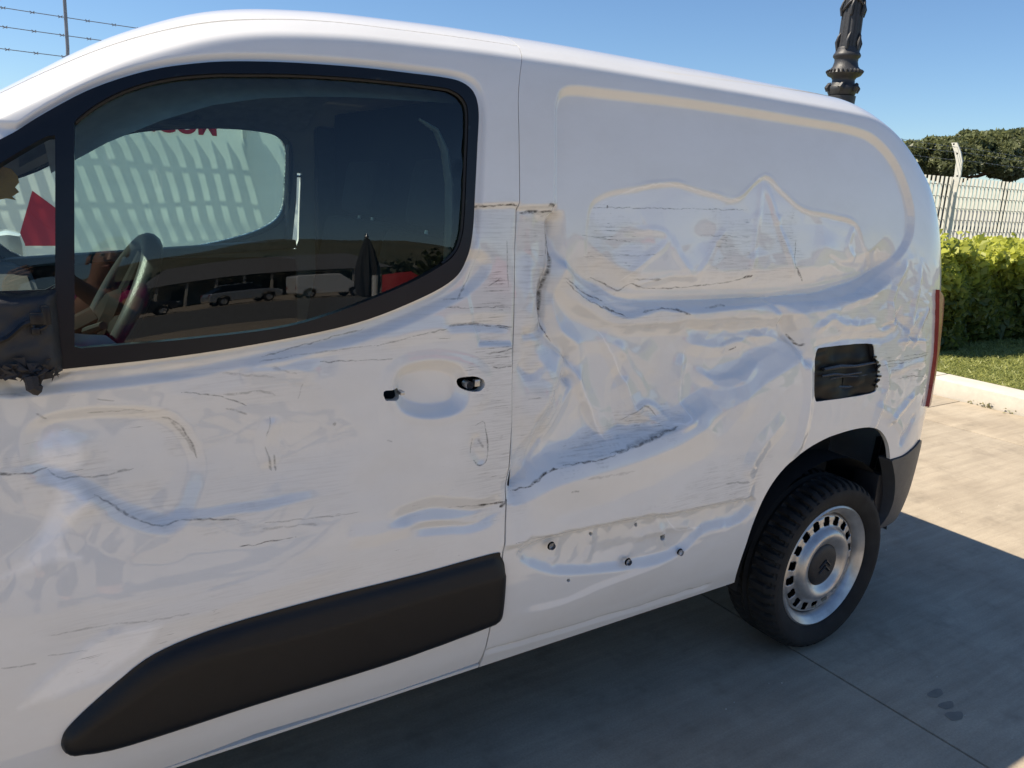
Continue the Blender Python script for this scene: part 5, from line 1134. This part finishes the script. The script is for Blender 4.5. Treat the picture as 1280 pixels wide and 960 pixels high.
# closed parasol and the red stall front, nearer
pr = empty('closed_parasol', (4.95, -16, 0), 'closed dark grey parasol tied up on its pole, reflected in the door glass', 'parasol')
MB().tube([(0, 0, 0), (0, 0, 2.75)], .03, 10).build('pole', METAL, pr)
MB().lathe([(.08, .72), (.24, .78), (.28, 1.1), (.25, 1.7), (.16, 2.2), (.05, 2.6)], 72, flute=lambda a, i: 1+.16*math.cos(9*a+i*.7)+.06*math.cos(17*a)).build('canopy', mat('parasol_cloth', (.05, .052, .06), .8, bump=.5, bscale=30), pr)
MB().box((0, 0, .05), (.6, .6, .1), .03).build('base', mat('parasol_base', (.2, .2, .2), .8), pr)
MB().lathe([(.03, 2.6), (.06, 2.66), (.03, 2.75), (0, 2.8)], 12).build('finial', METAL, pr)
rs = empty('stall_screen', (4.2, -10.5, 0), 'red fabric screen stretched beside a white post, reflected in the door glass', 'screen')
rm = MB()
A = [(-1.32+i*.25, .05*math.sin(i*1.3), .45) for i in range(13)]; B = [(-1.25+i*.25, .05*math.sin(i*1.3), 1.36+.024*i+.02*math.sin(i)) for i in range(13)]
rm.strip(A, B); o_ = rm.build('fabric', mat('red_fabric', (.42, .02, .025), .7), rs); md = o_.modifiers.new('thickness', 'SOLIDIFY'); md.thickness = .01
MB().tube([(-1.45, 0, 0), (-1.38, 0, 1.36)], .05, 10).build('post', WHT, rs); MB().tube([(1.8, 0, 0), (1.8, 0, 1.68)], .04, 10).build('post', WHT, rs)
# hill on the skyline behind the camera
hxs = np.linspace(-700, 1100, 70); hys = np.linspace(-900, -420, 20); HX, HY = np.meshgrid(hxs, hys, indexing='ij')
HZ = 46*np.exp(-((HX-215)/150)**2)+30*np.exp(-((HX-30)/110)**2)+16*np.exp(-((HX+300)/260)**2)+14*np.exp(-((HX-620)/260)**2)
HZ = HZ*np.clip((-420-HY)/160, 0, 1)**.7+3*np.sin(HX*.05)*np.sin(HY*.04)-1.5
idx = np.arange(HX.size).reshape(HX.shape)
ho = mesh_obj('hills', np.stack([HX, HY, HZ], -1).reshape(-1, 3), np.stack([idx[:-1, :-1], idx[1:, :-1], idx[1:, 1:], idx[:-1, 1:]], -1).reshape(-1, 4), ground_mat('hill_scrub', (.07, .08, .05), (.15, .14, .09), .03, 1.0, bump=0), None, True, None); tag(ho, kind='structure')
wd = np.stack([RNG.uniform(-80, 140, 9000), RNG.uniform(-118, -105, 9000), RNG.uniform(0, 1, 9000)], -1); wd[:, 2] *= 5.0+1.5*np.sin(wd[:, 0]*.25)+1.2*np.sin(wd[:, 0]*.7)
tl_ = leaves('woodland', wd, .9, leaf_mat('woodland_leaf', ((.03, .04, .015), (.08, .10, .03)), .2), None, .3, 1.4); tag(tl_, kind='stuff')
# ------------------------------------------------------------------ the person taking the photograph (seen reflected in the door glass)
def skin_obj(name, nodes, edges, material, parent, sub=2, root=None, flat=None):
    me = bpy.data.meshes.new(name); keys = list(nodes); ix = {k: i for i, k in enumerate(keys)}
    me.from_pydata([nodes[k][0] for k in keys], [(ix[a], ix[b]) for a, b in edges], [])
    o = bpy.data.objects.new(name, me); link(o, parent)
    o.modifiers.new('skin', 'SKIN').use_smooth_shade = True
    for i, k in enumerate(keys):
        r = nodes[k][1]; sv = me.skin_vertices[0].data[i]; sv.radius = r if isinstance(r, tuple) else (r, r); sv.use_root = (k == root)
    md = o.modifiers.new('sub', 'SUBSURF'); md.levels = sub; md.render_levels = sub
    me.materials.append(material); return o
PX, PY_ = -1.93, -2.12; DX, DZ = -.33, .10
per = empty('person', (PX, PY_, 0), 'person in a magenta T-shirt leaning to hold up a phone, reflected in the door glass', 'person')
SKIN = mat('skin', (.42, .24, .16), .5); SHIRT = mat('magenta_shirt', (.36, .02, .14), .85); JEANS = mat('dark_trousers', (.03, .035, .05), .9); HAIR = mat('dark_hair', (.02, .013, .01), .55, bump=.6, bscale=200)
def L3(x, y, z, body=True):
    if body: return (x+DX-PX, y-PY_, z*(1+DZ/1.45))
    return (x-PX, y-PY_, z)
hip = (-1.70, -2.12, .88); ch = (-1.70, -2.02, 1.16); nk = (-1.68, -1.97, 1.31); hd = (-1.665, -1.93, 1.42)
lw, rw_ = (-2.315, -1.375, 1.43), (-2.160, -1.475, 1.43)
N = {'hip': (L3(*hip), (.14, .10)), 'waist': (L3(-1.70, -2.08, 1.0), (.125, .09)), 'chest': (L3(*ch), (.155, .10)), 'neck': (L3(*nk), .05), 'jaw': (L3(-1.668, -1.93, 1.385), (.062, .066)), 'head': (L3(-1.665, -1.935, 1.45), (.073, .088)), 'crown': (L3(-1.665, -1.95, 1.51), (.05, .06))}
Ed = [('hip', 'waist'), ('waist', 'chest'), ('chest', 'neck'), ('neck', 'jaw'), ('jaw', 'head'), ('head', 'crown')]
for s, sx, el, wr_ in (('l', -1, (-2.30, -1.80, 1.17), lw), ('r', 1, (-1.90, -1.74, 1.19), rw_)):
    N[s+'sh'] = (L3(-1.70+sx*.17, -1.99, 1.235), .062); N[s+'el'] = (L3(*el, body=False), .043); N[s+'fa'] = (L3(*(Vector(el)*.55+Vector(wr_)*.45), body=False), .039); N[s+'wr'] = (L3(*wr_, body=False), (.026, .022)); N[s+'pa'] = (L3(wr_[0]+sx*.0, wr_[1]+.015, wr_[2]+.045, body=False), (.036, .018))
    Ed += [('chest', s+'sh'), (s+'sh', s+'el'), (s+'el', s+'fa'), (s+'fa', s+'wr'), (s+'wr', s+'pa')]
    N[s+'hp'] = (L3(-1.70+sx*.09, -2.11, .80), .092); N[s+'kn'] = (L3(-1.70+sx*.11, -2.04, .46), .06); N[s+'an'] = (L3(-1.70+sx*.12, -2.10, .09), .042); N[s+'to'] = (L3(-1.70+sx*.13, -1.94, .03), (.042, .03))
    Ed += [('hip', s+'hp'), (s+'hp', s+'kn'), (s+'kn', s+'an'), (s+'an', s+'to')]
    for q in range(4):   # four fingers behind the phone, unequal and bent, and the thumb on its edge
        b = Vector((wr_[0]-sx*(-.012), wr_[1]+.02, wr_[2]+.05+.016*(q-1.2))); ln = (.062, .072, .068, .052)[q]
        for j, (dx, dy) in enumerate(((.0, .0), (.35, .22), (.72, .30), (1.0, .24))):
            N[f'{s}f{q}{j}'] = (L3(b.x-sx*ln*dx, b.y+ln*dy*.35, b.z+.004*j, body=False), (.0085, .0085) if j < 3 else (.0065, .0065))
        Ed += [(s+'pa', f'{s}f{q}0')]+[(f'{s}f{q}{j}', f'{s}f{q}{j+1}') for j in range(3)]
    for j, (dx, dy, dz) in enumerate(((.005, -.012, .02), (-.012, -.02, .045), (-.022, -.016, .066))): N[f'{s}t{j}'] = (L3(wr_[0]+sx*dx, wr_[1]+dy, wr_[2]+dz, body=False), .0095)
    Ed += [(s+'wr', s+'t0'), (s+'t0', s+'t1'), (s+'t1', s+'t2')]
skin_obj('body', N, Ed, SKIN, per, 2, 'hip')
Ts = {k: (N[k][0], tuple(v*1.13+.006 for v in (N[k][1] if isinstance(N[k][1], tuple) else (N[k][1],)*2))) for k in ('hip', 'waist', 'chest', 'lsh', 'rsh')}
for s in 'lr': Ts[s+'el'] = (tuple(Vector(N[s+'sh'][0])*.45+Vector(N[s+'el'][0])*.55), .066)
skin_obj('shirt', Ts, [('hip', 'waist'), ('waist', 'chest'), ('chest', 'lsh'), ('chest', 'rsh'), ('lsh', 'lel'), ('rsh', 'rel')], SHIRT, per, 2, 'hip')
Tr = {k: (N[k][0], tuple(v*1.12+.004 for v in (N[k][1] if isinstance(N[k][1], tuple) else (N[k][1],)*2))) for k in ('hip', 'lhp', 'rhp', 'lkn', 'rkn', 'lan', 'ran')}
skin_obj('trousers', Tr, [('hip', 'lhp'), ('hip', 'rhp'), ('lhp', 'lkn'), ('rhp', 'rkn'), ('lkn', 'lan'), ('rkn', 'ran')], JEANS, per, 2, 'hip')
Sh = {}
for s in 'lr': pass
for s in 'lr':
    a, t_ = Vector(N[s+'an'][0]), Vector(N[s+'to'][0]); skin_obj('shoe', {'a': (tuple(a-Vector((0, .03, .04))), (.05, .05)), 'm': (tuple((a+t_)/2-Vector((0, 0, .02))), (.048, .042)), 't': (tuple(t_+Vector((0, .02, .01))), (.045, .032))}, [('a', 'm'), ('m', 't')], JEANS, per, 2, 'm')
hq = MB(); hc = Vector(L3(-1.665, -1.945, 1.455)); rg = []
for i in range(9):
    for k in range(22):
        th = math.pi*.62*i/8; a = 2*math.pi*k/22; fr_ = math.sin(a) > .25 and i > 4
        rr = .0 if False else 1.0
        th2 = min(th, .95) if fr_ else th
        rg.append(hc+Vector((math.sin(th2)*math.cos(a)*.088*1.0, math.sin(th2)*math.sin(a)*.104, math.cos(th2)*.10+.005)))
hq.add(rg, [(i*22+k, (i+1)*22+k, (i+1)*22+(k+1) % 22, i*22+(k+1) % 22) for i in range(8) for k in range(22)])
hq.tube([hc+Vector((0, -.085, -.01)), hc+Vector((.01, -.115, -.06)), hc+Vector((0, -.12, -.16))], [.05, .045, .015], 10)
hq.build('hair', HAIR, per)
for sx in (-1, 1):
    c = Vector(L3(-1.665+sx*.032, -1.850, 1.447)); MB().lathe([(0, -.006), (.009, -.004), (.012, 0), (.009, .006)], 12, tuple(c), 'Y').build('eye', mat('eye', (.5, .5, .48), .2), per)
    MB().lathe([(0, -.007), (.005, -.0065), (.006, -.004)], 10, tuple(c+Vector((0, .010, 0))), 'Y').build('pupil', BLACKV, per)
    MB().box(L3(-1.665+sx*.082, -1.94, 1.44), (.018, .035, .055), .008).build('ear', SKIN, per)
    MB().tube([L3(-1.665+sx*.015, -1.838, 1.468), L3(-1.665+sx*.034, -1.84, 1.474), L3(-1.665+sx*.05, -1.853, 1.467)], .004, 6).build('eyebrow', HAIR, per)
MB().tube([L3(-1.665, -1.845, 1.452), L3(-1.665, -1.835, 1.43), L3(-1.665, -1.828, 1.415), L3(-1.665, -1.845, 1.408)], [.008, .011, .014, .008], 8).build('nose', SKIN, per)
MB().tube([L3(-1.69, -1.865, 1.383), L3(-1.665, -1.855, 1.381), L3(-1.64, -1.865, 1.383)], [.003, .007, .003], 6).build('mouth', mat('lips', (.36, .12, .10), .5), per)
# the phone in both hands, just behind the lens
ph = empty('phone', tuple(CAM), 'black phone held up in both hands of the person in the magenta shirt', 'phone')
ph.matrix_world = cam.matrix_world.copy()
MB().box((.0, -.0, .014), (.158, .076, .008), .003).build('phone_body', BLACKG, ph)
MB().lathe([(.006, .008), (.009, .008), (.009, .012)], 20).build('lens_ring', METAL, ph)
